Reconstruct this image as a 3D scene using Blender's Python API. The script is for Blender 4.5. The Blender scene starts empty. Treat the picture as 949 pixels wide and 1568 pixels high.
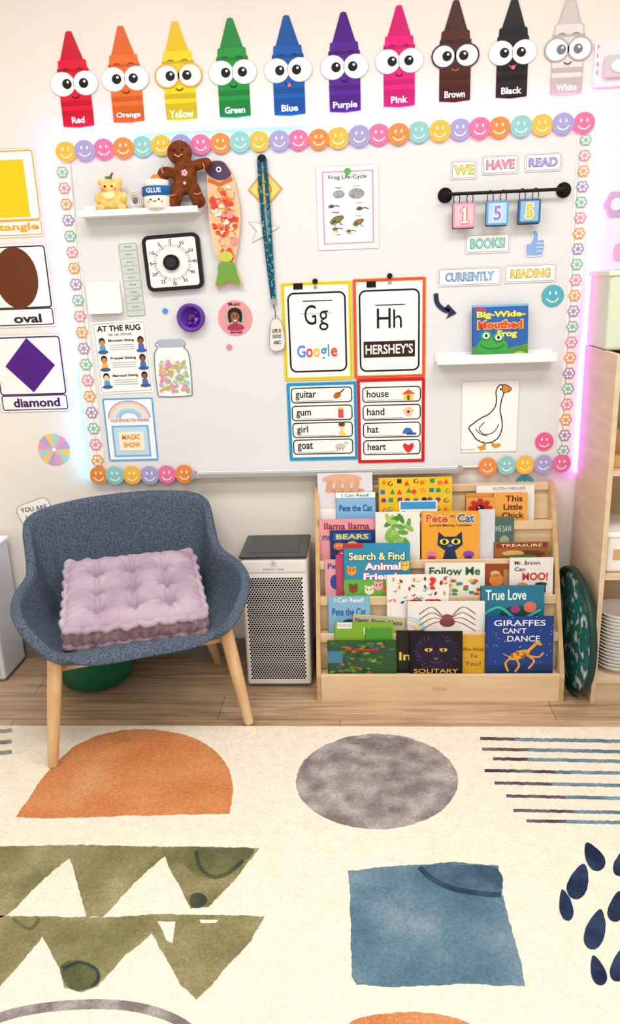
import bpy, bmesh, math, random
from mathutils import Vector, Matrix, Euler
random.seed(7)
IW,IH,F=949.,1568.,1177.
CAM=Vector((0,-3.02,1.58))
PITCH,YAW,ROLL=math.radians(17),math.radians(4.2),math.radians(-2.2)
R=(Matrix.Rotation(YAW,3,'Z')@Matrix.Rotation(math.pi/2-PITCH,3,'X')@Matrix.Rotation(ROLL,3,'Z'))
def ray(u,v): return R@Vector(((u-IW/2)/F,-(v-IH/2)/F,-1))
def hit(u,v,p,n):
    d=ray(u,v); return CAM+d*((p-CAM).dot(n)/d.dot(n))
def W(u,v,off=0.): return hit(u,v,Vector((0,-off,0)),Vector((0,1,0)))
def G(u,v,z=0.): return hit(u,v,Vector((0,0,z)),Vector((0,0,1)))
# ---------------- materials
def lin(c): return c/12.92 if c<=.04045 else ((c+.055)/1.055)**2.4
def hx(h):
    h=h.lstrip('#'); return tuple(lin(int(h[i:i+2],16)/255) for i in (0,2,4))+(1,)
_mc={}
def M(h,rough=.55,metal=0,emit=0,spec=.3):
    k=(h,rough,metal,emit,spec)
    if k in _mc: return _mc[k]
    m=bpy.data.materials.new('mat_'+h.strip('#')); m.use_nodes=True
    b=m.node_tree.nodes['Principled BSDF']; b.inputs['Base Color'].default_value=hx(h)
    b.inputs['Roughness'].default_value=rough; b.inputs['Metallic'].default_value=metal
    b.inputs['Specular IOR Level'].default_value=spec
    if emit:
        b.inputs['Emission Color'].default_value=hx(h); b.inputs['Emission Strength'].default_value=emit
    _mc[k]=m; return m
def MN(name,c1,c2,scale=5,rough=.7,bump=0,bscale=200,stretch=(1,1,1),lo=.35,hi=.65,detail=4,dist=.002,c3=None,speck=0):
    m=bpy.data.materials.new(name); m.use_nodes=True; nt=m.node_tree; N=nt.nodes; L=nt.links
    b=N['Principled BSDF']; b.inputs['Roughness'].default_value=rough; b.inputs['Specular IOR Level'].default_value=.2
    tc=N.new('ShaderNodeTexCoord'); mp=N.new('ShaderNodeMapping'); mp.inputs['Scale'].default_value=stretch
    L.new(tc.outputs['Object'],mp.inputs[0])
    n=N.new('ShaderNodeTexNoise'); n.inputs['Scale'].default_value=scale; n.inputs['Detail'].default_value=detail
    L.new(mp.outputs[0],n.inputs['Vector'])
    r=N.new('ShaderNodeValToRGB'); r.color_ramp.elements[0].position=lo; r.color_ramp.elements[1].position=hi
    r.color_ramp.elements[0].color=hx(c1); r.color_ramp.elements[1].color=hx(c2)
    if c3:
        e=r.color_ramp.elements.new((lo+hi)/2); e.color=hx(c3)
    L.new(n.outputs[0],r.inputs[0]); out=r.outputs[0]
    if speck:
        n3=N.new('ShaderNodeTexNoise'); n3.inputs['Scale'].default_value=130; n3.inputs['Detail'].default_value=3
        L.new(tc.outputs['Object'],n3.inputs['Vector'])
        r3=N.new('ShaderNodeValToRGB'); k=1-speck; r3.color_ramp.elements[0].position=.35; r3.color_ramp.elements[1].position=.62
        r3.color_ramp.elements[0].color=(k,k,k,1); r3.color_ramp.elements[1].color=(1,1,1,1)
        mx=N.new('ShaderNodeMixRGB'); mx.blend_type='MULTIPLY'; mx.inputs[0].default_value=1
        L.new(n3.outputs[0],r3.inputs[0]); L.new(out,mx.inputs[1]); L.new(r3.outputs[0],mx.inputs[2]); out=mx.outputs[0]
    L.new(out,b.inputs['Base Color'])
    if bump:
        n2=N.new('ShaderNodeTexNoise'); n2.inputs['Scale'].default_value=bscale; n2.inputs['Detail'].default_value=2
        L.new(tc.outputs['Object'],n2.inputs['Vector'])
        bp=N.new('ShaderNodeBump'); bp.inputs['Strength'].default_value=bump; bp.inputs['Distance'].default_value=dist
        L.new(n2.outputs[0],bp.inputs['Height']); L.new(bp.outputs[0],b.inputs['Normal'])
    return m
# ---------------- builder
def link(o): bpy.context.scene.collection.objects.link(o); return o
_tg={}
def textgeo(s,bold):
    k=(s,bold)
    if k in _tg: return _tg[k]
    cu=bpy.data.curves.new('t','FONT'); cu.body=s; cu.offset=bold; cu.resolution_u=3; cu.fill_mode='FRONT'
    ob=link(bpy.data.objects.new('t',cu)); dg=bpy.context.evaluated_depsgraph_get()
    me=bpy.data.meshes.new_from_object(ob.evaluated_get(dg))
    vs=[(v.co.x,v.co.y) for v in me.vertices]; fs=[tuple(p.vertices) for p in me.polygons]
    bpy.data.objects.remove(ob); bpy.data.curves.remove(cu); bpy.data.meshes.remove(me)
    xs=[v[0] for v in vs]; ys=[v[1] for v in vs]
    x0,x1,y0,y1=min(xs),max(xs),min(ys),max(ys)
    vs=[((x-x0)/max(x1-x0,1e-6),(y-y0)/max(y1-y0,1e-6)) for x,y in vs]
    _tg[k]=(vs,fs); return _tg[k]
class B:
    def __init__(s,name,parent=None): s.n=name;s.v=[];s.f=[];s.m=[];s.s=[];s.mats=[];s.T=None;s.parent=parent
    def mi(s,mat):
        if mat not in s.mats: s.mats.append(mat)
        return s.mats.index(mat)
    def mesh(s,vs,fs,mat,smooth=False):
        o=len(s.v); i=s.mi(mat)
        for v in vs: s.v.append((s.T@Vector(v)) if s.T else Vector(v))
        for f in fs: s.f.append(tuple(o+k for k in f)); s.m.append(i); s.s.append(smooth)
    def poly(s,fr,pts,mat,off=0,th=0):
        n=len(pts); top=[fr(a,b,off) for a,b in pts]
        s.mesh(top,[tuple(range(n))],mat)
        if th:
            bot=[fr(a,b,off-th) for a,b in pts]
            s.mesh(top+bot,[(i,(i+1)%n,(i+1)%n+n,i+n) for i in range(n)]+[tuple(range(2*n-1,n-1,-1))],mat)
    def rect(s,fr,x0,y0,x1,y1,mat,off=0,th=0,r=0): s.poly(fr,rr(x0,y0,x1,y1,r) if r else [(x0,y0),(x1,y0),(x1,y1),(x0,y1)],mat,off,th)
    def ell2(s,fr,cx,cy,rx,ry,mat,off=0,th=0,n=24,rot=0):
        s.poly(fr,el(cx,cy,rx,ry,n,rot),mat,off,th)
    def stroke(s,fr,pts,w,mat,off=0,closed=False):
        n=len(pts); A=[];C=[]
        for i,(x,y) in enumerate(pts):
            if closed: p=pts[i-1];q=pts[(i+1)%n]
            else: p=pts[max(i-1,0)];q=pts[min(i+1,n-1)]
            dx,dy=q[0]-p[0],q[1]-p[1]; l=math.hypot(dx,dy) or 1
            nx,ny=-dy/l*w/2,dx/l*w/2
            A.append(fr(x+nx,y+ny,off)); C.append(fr(x-nx,y-ny,off))
        m=n if closed else n-1
        s.mesh(A+C,[(i,(i+1)%n,(i+1)%n+n,i+n) for i in range(m)],mat)
    def text(s,fr,t,x0,y0,x1,y1,mat,off=0,bold=.01,outline=None,ow=1.2):
        if outline: s.text(fr,t,x0-ow,y0-ow,x1+ow,y1+ow,outline,off,bold+.035); off+=.0006
        vs,fs=textgeo(t,bold)
        s.mesh([fr(x0+a*(x1-x0),y1-b*(y1-y0),off) for a,b in vs],fs,mat)
    def box(s,a,b,mat,bev=0,seg=3,smooth=None):
        a=Vector(a);b=Vector(b); bm=bmesh.new(); bmesh.ops.create_cube(bm,size=1)
        c=(a+b)/2; d=b-a
        for v in bm.verts: v.co=Vector((c.x+v.co.x*d.x,c.y+v.co.y*d.y,c.z+v.co.z*d.z))
        if bev: bmesh.ops.bevel(bm,geom=bm.edges[:],offset=bev,segments=seg,affect='EDGES',profile=.5)
        bm.verts.index_update()
        s.mesh([v.co.copy() for v in bm.verts],[tuple(v.index for v in f.verts) for f in bm.faces],mat,False if smooth is None else smooth); bm.free()
    def tube(s,pts,r,mat,n=10,closed=False,caps=True):
        pts=[Vector(p) for p in pts]; k=len(pts); rs=r if isinstance(r,(list,tuple)) else [r]*k
        vs=[]; up=None
        for i,p in enumerate(pts):
            if closed: t=(pts[(i+1)%k]-pts[i-1])
            else: t=(pts[min(i+1,k-1)]-pts[max(i-1,0)])
            t.normalize()
            if up is None: up=t.orthogonal().normalized()
            up=(up-t*up.dot(t)).normalized(); q=t.cross(up)
            for j in range(n):
                a=2*math.pi*j/n; vs.append(p+(up*math.cos(a)+q*math.sin(a))*rs[i])
        fs=[]
        for i in range(k if closed else k-1):
            for j in range(n):
                i2=(i+1)%k; fs.append((i*n+j,i*n+(j+1)%n,i2*n+(j+1)%n,i2*n+j))
        s.mesh(vs,fs,mat,True)
        if caps and not closed:
            s.mesh(vs[:n],[tuple(range(n))],mat); s.mesh(vs[-n:],[tuple(range(n))],mat)
    def lathe(s,c,prof,mat,n=32,axis=None):
        c=Vector(c); vs=[];fs=[]
        for r,z in prof:
            for j in range(n):
                a=2*math.pi*j/n; p=Vector((r*math.cos(a),r*math.sin(a),z))
                if axis: p=axis@p
                vs.append(c+p)
        for i in range(len(prof)-1):
            for j in range(n): fs.append((i*n+j,i*n+(j+1)%n,(i+1)*n+(j+1)%n,(i+1)*n+j))
        s.mesh(vs,fs,mat,True)
    def ball(s,c,r,mat,rot=None,nu=16,nv=10):
        c=Vector(c); vs=[];fs=[]
        r=(r,r,r) if not isinstance(r,(tuple,list)) else r
        for i in range(nv+1):
            t=math.pi*i/nv
            for j in range(nu):
                a=2*math.pi*j/nu; p=Vector((r[0]*math.sin(t)*math.cos(a),r[1]*math.sin(t)*math.sin(a),r[2]*math.cos(t)))
                if rot: p=rot@p
                vs.append(c+p)
        for i in range(nv):
            for j in range(nu): fs.append((i*nu+j,i*nu+(j+1)%nu,(i+1)*nu+(j+1)%nu,(i+1)*nu+j))
        s.mesh(vs,fs,mat,True)
    def done(s,remesh=0):
        c=Vector((0,0,0)) if s.parent else sum(s.v,Vector())/len(s.v)
        if not s.parent:
            xs=[v.x for v in s.v];ys=[v.y for v in s.v];zs=[v.z for v in s.v]
            c=Vector(((min(xs)+max(xs))/2,(min(ys)+max(ys))/2,min(zs)))
        me=bpy.data.meshes.new(s.n); me.from_pydata([v-c for v in s.v],[],s.f)
        for m in s.mats: me.materials.append(m)
        me.polygons.foreach_set('material_index',s.m); me.polygons.foreach_set('use_smooth',s.s)
        bm=bmesh.new(); bm.from_mesh(me); bmesh.ops.recalc_face_normals(bm,faces=bm.faces[:]); bm.to_mesh(me); bm.free()
        o=link(bpy.data.objects.new(s.n,me)); o.location=c
        if s.parent:
            o.parent=s.parent; o.location=-s.parent.location
        if remesh:
            md=o.modifiers.new('r','REMESH'); md.mode='VOXEL'; md.voxel_size=remesh; md.use_smooth_shade=True
            m2=o.modifiers.new('s','SMOOTH'); m2.iterations=6
        return o
def empty(name,loc):
    e=bpy.data.objects.new(name,None); e.location=loc; e.empty_display_size=.05; return link(e)
def rr(x0,y0,x1,y1,r,n=5):
    P=[]
    for cx,cy,a0 in ((x1-r,y0+r,-90),(x1-r,y1-r,0),(x0+r,y1-r,90),(x0+r,y0+r,180)):
        for i in range(n+1):
            a=math.radians(a0+90*i/n); P.append((cx+r*math.cos(a),cy+r*math.sin(a)))
    return P
def el(cx,cy,rx,ry,n=24,rot=0):
    c,s=math.cos(rot),math.sin(rot)
    return [(cx+rx*math.cos(2*math.pi*i/n)*c-ry*math.sin(2*math.pi*i/n)*s,cy+rx*math.cos(2*math.pi*i/n)*s+ry*math.sin(2*math.pi*i/n)*c) for i in range(n)]
def arc(cx,cy,rx,ry,a0,a1,n=10): return [(cx+rx*math.cos(math.radians(a0+(a1-a0)*i/n)),cy+ry*math.sin(math.radians(a0+(a1-a0)*i/n))) for i in range(n+1)]
def cr(pts,n=4,closed=True):
    k=len(pts); out=[]
    for i in range(k if closed else k-1):
        if closed: p=[pts[(i+j-1)%k] for j in range(4)]
        else: p=[pts[max(0,min(k-1,i+j-1))] for j in range(4)]
        for q in range(n):
            t=q/n
            out.append(tuple(.5*((2*b)+(-a+c)*t+(2*a-5*b+4*c-d)*t*t+(-a+3*b-3*c+d)*t**3) for a,b,c,d in zip(*p)))
    if not closed: out.append(tuple(pts[-1]))
    return out
def LF(uc,vc,off=0.,rot=0):
    c=W(uc,vc,off); sx=(W(uc+5,vc,off)-W(uc-5,vc,off)).length/10; sz=abs(W(uc,vc+5,off).z-W(uc,vc-5,off).z)/10
    cs,sn=math.cos(math.radians(rot)),math.sin(math.radians(rot))
    def f(a,b,o=0.):
        x=(a-uc)*sx; z=-(b-vc)*sz
        return Vector((c.x+x*cs-z*sn,-(off+o),c.z+x*sn+z*cs))
    f.s=sx; return f
def WF(off0=0.): return lambda a,b,o=0.: (lambda p:Vector((p.x,p.y-o,p.z)))(W(a,b,off0))
WH=M('#f6f5f2',.5); BK=M('#101010',.5,spec=.2); GY=M('#9a9a9a',.5)
# ---------------- room
wallm=MN('wall_paint','#ece7de','#e8e3da',3,.75,.05,250)
XL,XR,YB,ZC=-2.6,2.4,-5.2,2.95
b=B('wall_back'); b.box((XL,0,0),(XR,.1,ZC),wallm); b.done()
b=B('wall_left'); b.box((XL-.1,YB,0),(XL,.1,ZC),wallm); b.done()
b=B('wall_right'); b.box((XR,YB,0),(XR+.1,.1,ZC),wallm); b.done()
b=B('ceiling'); b.box((XL-.1,YB,ZC),(XR+.1,.1,ZC+.1),M('#f4f2ee',.8)); b.done()
b=B('baseboard_back'); b.box((XL,-.01,0),(XR,0,.085),M('#857e76',.5)); b.done()
# floor
m=bpy.data.materials.new('floor_planks'); m.use_nodes=True; nt=m.node_tree;N=nt.nodes;L=nt.links; bs=N['Principled BSDF']; bs.inputs['Roughness'].default_value=.4
tc=N.new('ShaderNodeTexCoord'); br=N.new('ShaderNodeTexBrick'); br.inputs['Scale'].default_value=1; br.inputs['Brick Width'].default_value=1.25; br.inputs['Row Height'].default_value=.17; br.inputs['Mortar Size'].default_value=.0015
br.inputs['Color1'].default_value=hx('#c8ad8e'); br.inputs['Color2'].default_value=hx('#b29776'); br.inputs['Mortar'].default_value=hx('#80694f'); br.offset=.37
L.new(tc.outputs['Object'],br.inputs['Vector'])
mp=N.new('ShaderNodeMapping'); mp.inputs['Scale'].default_value=(1.2,18,1); n=N.new('ShaderNodeTexNoise'); n.inputs['Scale'].default_value=2.5; n.inputs['Detail'].default_value=6; n.inputs['Distortion'].default_value=.6
L.new(tc.outputs['Object'],mp.inputs[0]); L.new(mp.outputs[0],n.inputs['Vector'])
r=N.new('ShaderNodeValToRGB'); r.color_ramp.elements[0].color=hx('#b7a18a'); r.color_ramp.elements[1].color=(1,1,1,1); r.color_ramp.elements[0].position=.3; r.color_ramp.elements[1].position=.6
mx=N.new('ShaderNodeMixRGB'); mx.blend_type='MULTIPLY'; mx.inputs[0].default_value=.8
L.new(n.outputs[0],r.inputs[0]); L.new(br.outputs[0],mx.inputs[1]); L.new(r.outputs[0],mx.inputs[2]); L.new(mx.outputs[0],bs.inputs['Base Color'])
b=B('floor'); b.box((XL-.1,YB,-.1),(XR+.1,.1,0),m); b.done()
# ---------------- rug
RK=dict(dist=.009,speck=.22)
cream=MN('rug_cream','#eee4d0','#f5ecd9',30,.95,.9,170,dist=.007,speck=.09)
ry0=G(474,1112,.01).y
b=B('area_rug'); RZ=.012
b.box((-2.1,-4.6,.001),(1.95,ry0,RZ),cream,.004,2)
def rf(a,bb,o=0.):
    p=G(a,bb,RZ); return Vector((p.x,p.y,RZ+.0006+o))
def jit(pts,s=1.0,step=3):
    out=[];k=len(pts); wx=wy=0
    for i in range(k):
        p,q=pts[i],pts[(i+1)%k]; l=math.hypot(q[0]-p[0],q[1]-p[1]); n=max(1,int(l/step))
        for j in range(n):
            t=j/n; wx=wx*.7+random.uniform(-s,s)*.6; wy=wy*.7+random.uniform(-s,s)*.5
            out.append((p[0]+(q[0]-p[0])*t+wx,p[1]+(q[1]-p[1])*t+wy))
    return out
rO=MN('rug_orange','#d0814a','#e4a876',5,.95,.9,200,c3='#dc925a',lo=.25,hi=.75,detail=6,**RK)
rG=MN('rug_grey','#857e7c','#bfb8b2',13,.95,.9,200,c3='#a39c98',detail=10,lo=.36,hi=.64,**RK)
rGd=MN('rug_greyd','#7b7471','#9b9490',20,.95,.9,200,**RK)
rV=MN('rug_olive','#77764e','#a9a37a',7,.95,.9,200,c3='#918c60',lo=.3,hi=.7,detail=6,**RK)
rB=MN('rug_blue','#4a6d82','#8fa8b4',5,.95,.9,200,c3='#64879a',lo=.28,hi=.72,detail=8,**RK)
rBm=MN('rug_bluem','#3a566e','#5b7a8f',9,.95,.9,200,**RK)
rD=MN('rug_navy','#1b2947','#34486a',12,.95,.9,200,**RK)
rC=MN('rug_charcoal','#424246','#75757a',14,.95,.9,200,**RK)
rS=MN('rug_steel','#5f8097','#8aa5b5',12,.95,.9,200,**RK)
b.poly(rf,jit(cr([(24,1252),(45,1222),(70,1185),(105,1150),(140,1130),(185,1119),(240,1118),(285,1126),(322,1144),(347,1172),(357,1205),(352,1246)],4,False)+[(290,1247),(180,1250),(90,1253)],1),rO)
b.poly(rf,jit(el(577,1197,124,73,40),1),rG)
b.poly(rf,jit(cr([(530,1136),(550,1142),(580,1146),(612,1143),(634,1137),(600,1131),(560,1131)],4),.8),rGd,.0004)
for x0,y,xm in ((735,1131,790),(738,1147,812),(755,1162,812),(742,1180,850),(757,1199,850),(775,1219,868),(786,1241,880),(806,1257,868)):
    P=[(x0+ (1000-x0)*i/60,y+random.uniform(-.5,.5)+ (x0+(1000-x0)*i/60-x0)*.02) for i in range(61)]
    k=max(2,int((xm-x0)/(1000-x0)*60))
    b.stroke(rf,P[:k+1],4.6,rC); b.stroke(rf,P[k:],5.2,rS)
for y in (1119,1136,1152): b.stroke(rf,[(-60,y-4),(-10,y),(5,y+1),(18,y-1)],6,rG)
b.poly(rf,jit([(-60,1297),(120,1294),(250,1296),(396,1299),(372,1332),(350,1358),(318,1390),(292,1392),(270,1350),(252,1312),(205,1352),(158,1404),(133,1404),(118,1350),(105,1314),(60,1352),(15,1398),(-60,1440)],1.4),rV)
b.poly(rf,jit([(-60,1402),(158,1405),(250,1400),(405,1403),(385,1440),(330,1500),(302,1531),(278,1510),(255,1470),(232,1430),(190,1465),(150,1510),(125,1519),(100,1512),(88,1475),(65,1434),(40,1465),(0,1510),(-60,1560)],1.4),rV)
b.poly(rf,jit([(241,1411),(268,1412),(264,1445),(255,1440)],.7),cream,.0006)
b.poly(rf,jit([(305,1409),(335,1409),(330,1414),(308,1414)],.4),cream,.0006)
rVD=MN('rug_olive_dark','#2f3e40','#5d6240',9,.95,.9,200,**RK)
rVm=MN('rug_olive_mid','#58603f','#7d7c50',9,.95,.9,200,**RK)
b.poly(rf,jit(cr([(275,1300),(330,1298),(388,1301),(362,1328),(330,1342),(295,1338)],4),1),rVm,.0003)
b.stroke(rf,cr([(300,1303),(306,1328),(325,1343),(348,1338),(372,1318)],5,False),6,rVD,.0005)
b.poly(rf,jit(cr([(292,1372),(308,1368),(318,1380),(306,1390),(293,1388)],4),.7),rVD,.0005)
b.poly(rf,jit(cr([(92,1480),(120,1470),(150,1484),(150,1506),(124,1517),(102,1510)],4),1),rVm,.0003)
b.stroke(rf,cr([(96,1484),(122,1474),(146,1484),(150,1500),(140,1511)],5,False),5,rVD,.0005)
b.stroke(rf,cr([(20,1407),(45,1423),(60,1407)],5,False),5,rVm,.0005)
b.poly(rf,jit([(533,1334),(600,1326),(700,1320),(763,1326),(770,1370),(785,1430),(797,1470),(804,1510),(700,1507),(600,1511),(547,1508),(537,1495),(538,1440),(536,1385)],1.4),rB)
b.poly(rf,jit(cr([(645,1328),(700,1325),(760,1329),(766,1367),(715,1365),(670,1350)],4),1),rBm,.0003)
b.stroke(rf,cr([(642,1328),(660,1345),(690,1360),(730,1368),(767,1371)],5,False),8,MN('rug_bluedark','#203650','#3a556d',9,.95,.9,200,**RK),.0005)
for x,y,rx,ryy,ro in ((909,1312,13,24,-.5),(886,1350,15,28,.3),(866,1386,10,25,-.2),(944,1388,12,24,.2),(912,1423,15,32,.25),(915,1486,11,24,-.3),(948,1478,12,26,.2),(950,1322,9,20,.2),(980,1430,14,28,.3),(975,1350,12,24,0)):
    pts=[(px,py) for px,py in el(0,0,rx,ryy,20)]
    pts=[(px*(1+.35*py/ryy),py) for px,py in pts]; c,s_=math.cos(ro),math.sin(ro)
    b.poly(rf,jit([(x+px*c-py*s_,y+px*s_+py*c) for px,py in pts],.7),rD)
b.stroke(rf,cr([(-60,1582),(20,1552),(110,1539),(200,1541),(270,1562),(320,1600)],6,False),15,rG)
b.poly(rf,jit(cr([(500,1620),(530,1570),(575,1554),(640,1550),(690,1557),(725,1573),(760,1620)],4),1),rO)
b.done()
# ---------------- whiteboard
BO=.02
wb=M('#dde0e2',.25); alu=M('#c9c9c6',.35,.6)
b=B('whiteboard'); f=WF()
b.poly(f,[(106,238),(888,193),(857,712),(152,727)],wb,BO,BO-.001)
for p,q in (((106,238),(888,193)),((888,193),(857,712)),((857,712),(152,727)),((152,727),(106,238))):
    b.tube([W(p[0],p[1],.016),W(q[0],q[1],.016)],.008,alu,6)
a=W(297,728,.05); c=W(705,718,.05); zz=(a.z+c.z)/2
b.box((a.x,-.062,zz-.012),(c.x,-.018,zz),M('#cfcfcd',.35,.3),.003); b.box((a.x,-.064,zz-.012),(c.x,-.058,zz+.006),M('#a9a9a7',.35,.3),.002)
b.box((a.x-.01,-.066,zz-.016),(a.x+.006,-.016,zz+.01),GY,.003);b.box((c.x-.006,-.066,zz-.016),(c.x+.01,-.016,zz+.01),GY,.003)
b.done()
# led strip
seg=[((83,240),(109,450),'#e050ff'),((109,450),(121,560),'#9070ff'),((121,560),(139,728),'#28b4ff'),
 ((83,240),(83,213),'#e050ff'),((83,213),(200,205),'#f060e8'),((200,205),(480,191),'#30a0ff'),((480,191),(680,181),'#b070ff'),((680,181),(912,167),'#ff5fc0'),
 ((912,167),(908,330),'#ff4fd0'),((908,330),(895,520),'#f040e0'),((895,520),(881,722),'#c850ff')]
b=B('led_strip_light')
for p,q,cx in seg:
    P=W(*p);Q=W(*q); d=(Q-P).normalized(); n=Vector((d.z,0,-d.x))*.0014
    vs=[]
    for o in (.001,.019):
        for pt in (P,Q):
            for s_ in (-1,1): vs.append(pt+n*s_+Vector((0,-o,0)))
    b.mesh(vs,[(0,1,3,2),(4,5,7,6),(0,1,5,4),(2,3,7,6),(0,2,6,4),(1,3,7,5)],M(cx,.5,0,32))
b.done()
# smileys
CY,CLa,CPk,COr,CTe='#ecb842','#a09dd2','#e070a2','#e48840','#89c6c8'
def smiley(b,f,cx,cy,r,col,off=0,th=.0015):
    b.ell2(f,cx,cy,r,r,M(col,.35),off,th,28)
    fm=M('#fdf6ec',.4)
    for s_ in (-1,1): b.ell2(f,cx+s_*r*.27,cy-r*.25,r*.09,r*.17,fm,off+.0008,0,10)
    b.stroke(f,arc(cx,cy,r*.55,r*.55,20,160,10),r*.11,fm,off+.0008)
b=B('smiley_border')
top=[(102,233,CY),(131,231,CLa),(160,229,CPk),(190,227,COr),(219,225,CTe),(248,223,CY),(278,222,CLa),(308,222,CPk),(338,220,COr),(368,218,CTe),(397,217,CY),(428,216,CLa),(457,215,CPk),(488,214,COr),(518,212,CY),(550,209,CLa),(580,207,CPk),(610,206,COr),(641,203,CTe),(673,201,CY),(704,199,CLa),(734,197,CPk),(764,196,COr),(797,194,CTe),(829,192,CY),(861,190,CLa),(893,189,CPk)]
bot=[(152,727,COr),(177,727,CTe),(203,727,CY),(230,727,CLa),(256,726,CPk),(283,725,COr),(746,714,COr),(775,712,CTe),(803,711,CY),(831,710,CLa),(859,709,CPk)]
for i,(x,y,c) in enumerate(top): smiley(b,LF(x,y,BO),x,y,16.2+ (.8 if i>13 else 0),c,.010+.0018*(i%2))
for i,(x,y,c) in enumerate(bot): smiley(b,LF(x,y,BO),x,y,14,c,.010+.0018*(i%2))
b.done()
b=B('flower_border')
for p,q,n in (((96,264),(150,705),19),((896,215),(862,690),21)):
    f=WF(BO); w=11
    b.poly(f,[(p[0]-w,p[1]-12),(p[0]+w,p[1]-12),(q[0]+w-1,q[1]+8),(q[0]-w+1,q[1]+8)],M('#f8efea',.5),.003,.002)
    for i in range(n):
        t=i/(n-1); x=p[0]+(q[0]-p[0])*t; y=p[1]+(q[1]-p[1])*t; g=LF(x,y,BO)
        pc=M(['#8cc4b8','#e294b0','#e8a068','#a898c8'][i%4],.5)
        for k in range(6):
            a=k*math.pi/3; b.ell2(g,x+5.6*math.cos(a),y+5.6*math.sin(a),4.2,4.2,pc,.005+.0002*k,0,12)
        b.ell2(g,x,y,6.3,6.3,pc,.0068,0,14)
        for k in range(6):
            a=k*math.pi/3; b.ell2(g,x+5.1*math.cos(a),y+5.1*math.sin(a),2.2,2.2,M('#f8efea',.5),.0075,0,8)
        b.ell2(g,x,y,3,3,pc,.0078,0,10)
b.done()
# ---------------- crayons
def dark(h,k):
    h=h.lstrip('#'); return '#'+''.join('%02x'%max(0,min(255,int(int(h[i:i+2],16)*k))) for i in (0,2,4))
crs=[('red',113,48,197,'#d91a38','Red','#ffffff'),('orange',191,40,190,'#ee6d28','Orange','#ffffff'),('yellow',273,33,187,'#f5d01a','Yellow','#fff8c0'),('green',356,28,182,'#18913a','Green','#ffffff'),
('blue',441,24,179,'#165aac','Blue','#ffffff'),('purple',527,19,174,'#582892','Purple','#ffffff'),('pink',611,9,166,'#e4207c','Pink','#ffffff'),('brown',697,1,158,'#4c2013','Brown','#ffffff'),('black',785,-3,152,'#080708','Black','#ffffff'),('white',870,-8,147,'#dcd9d7','White','#ffffff')]
for i,(nm,cx,t,bt,col,lab,lc) in enumerate(crs):
    b=B(nm+'_crayon_cutout'); h=bt-t; w=48.; f=LF(cx,(t+bt)/2,.002)
    def CM(c): return M(c,.3,spec=.14)
    def Y(k): return t+k*h
    out=[(cx-.09*w,Y(.01)),(cx,Y(0)),(cx+.09*w,Y(.01)),(cx+.36*w,Y(.29)),(cx+.44*w,Y(.30)),(cx+.46*w,Y(.375)),(cx+.5*w,Y(.385)),(cx+.5*w,Y(.985)),(cx,Y(1.0)),(cx-.5*w,Y(.985)),(cx-.5*w,Y(.385)),(cx-.46*w,Y(.375)),(cx-.44*w,Y(.30)),(cx-.36*w,Y(.29))]
    b.poly(f,out,CM(col),.001,.001)
    if nm=='white': b.stroke(f,out,1,M('#b5b1ae'),.0022,True)
    dk=CM(dark(col,.82) if nm!='black' else '#1c1a1c'); 
    b.poly(f,[(cx-.09*w,Y(.012)),(cx+.09*w,Y(.012)),(cx+.36*w,Y(.288)),(cx-.36*w,Y(.288))],CM(dark(col,.9) if nm!='black' else '#100f10'),.0018)
    b.rect(f,cx-.5*w,Y(.39),cx+.5*w,Y(.415),dk,.0018); b.rect(f,cx-.5*w,Y(.72),cx+.5*w,Y(.77),dk,.0018); b.rect(f,cx-.5*w,Y(.82),cx+.5*w,Y(.98),dk,.0018)
    lw=.062*len(lab)*w+1; 
    b.text(f,lab,cx-lw,Y(.885),cx+lw,Y(.955 if lab not in('Purple','Yellow') else .97),M(lc,.4),.0026,.03)
    gl=nm in('yellow','brown','white'); ex=.37*w;er=.40*w;ey=Y(.54)
    for s_ in (-1,1):
        b.ell2(f,cx+s_*ex,ey,er,er,M('#cfccc8',.4),.0028+.0003*s_,0,28); b.ell2(f,cx+s_*ex,ey,er-.8,er-.8,M('#f8f8f8',.3),.0034+.0003*s_,0,28)
        if gl: b.stroke(f,el(cx+s_*ex,ey,er*.93,er*.93,28),2.6,M({'yellow':'#e8a81e','brown':'#2a1410','white':'#a7a3a2'}[nm],.3),.0042,True)
        px=cx+s_*ex*.72+ (2 if i%3==0 else 0)
        b.ell2(f,px,ey,.15*w,.16*w,BK if nm!='white' else M('#77757a'),.0046,0,16)
        b.ell2(f,px+1.6,ey-2.6,2.1,2.1,WH,.0052,0,10)
        b.stroke(f,arc(cx+s_*ex*.6,Y(.40),5,3,200,340,5),1.3,M(dark(col,.55),.4),.0042)
    b.stroke(f,arc(cx,Y(.655),5.5,5,15,165,8),1.5,BK if nm not in('black','brown') else M('#c86a6a'),.0046)
    if nm in('black','blue'): b.ell2(f,cx+1,Y(.69),3.2,3.4,M('#e8607a'),.005,0,12)
    b.done()
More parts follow.
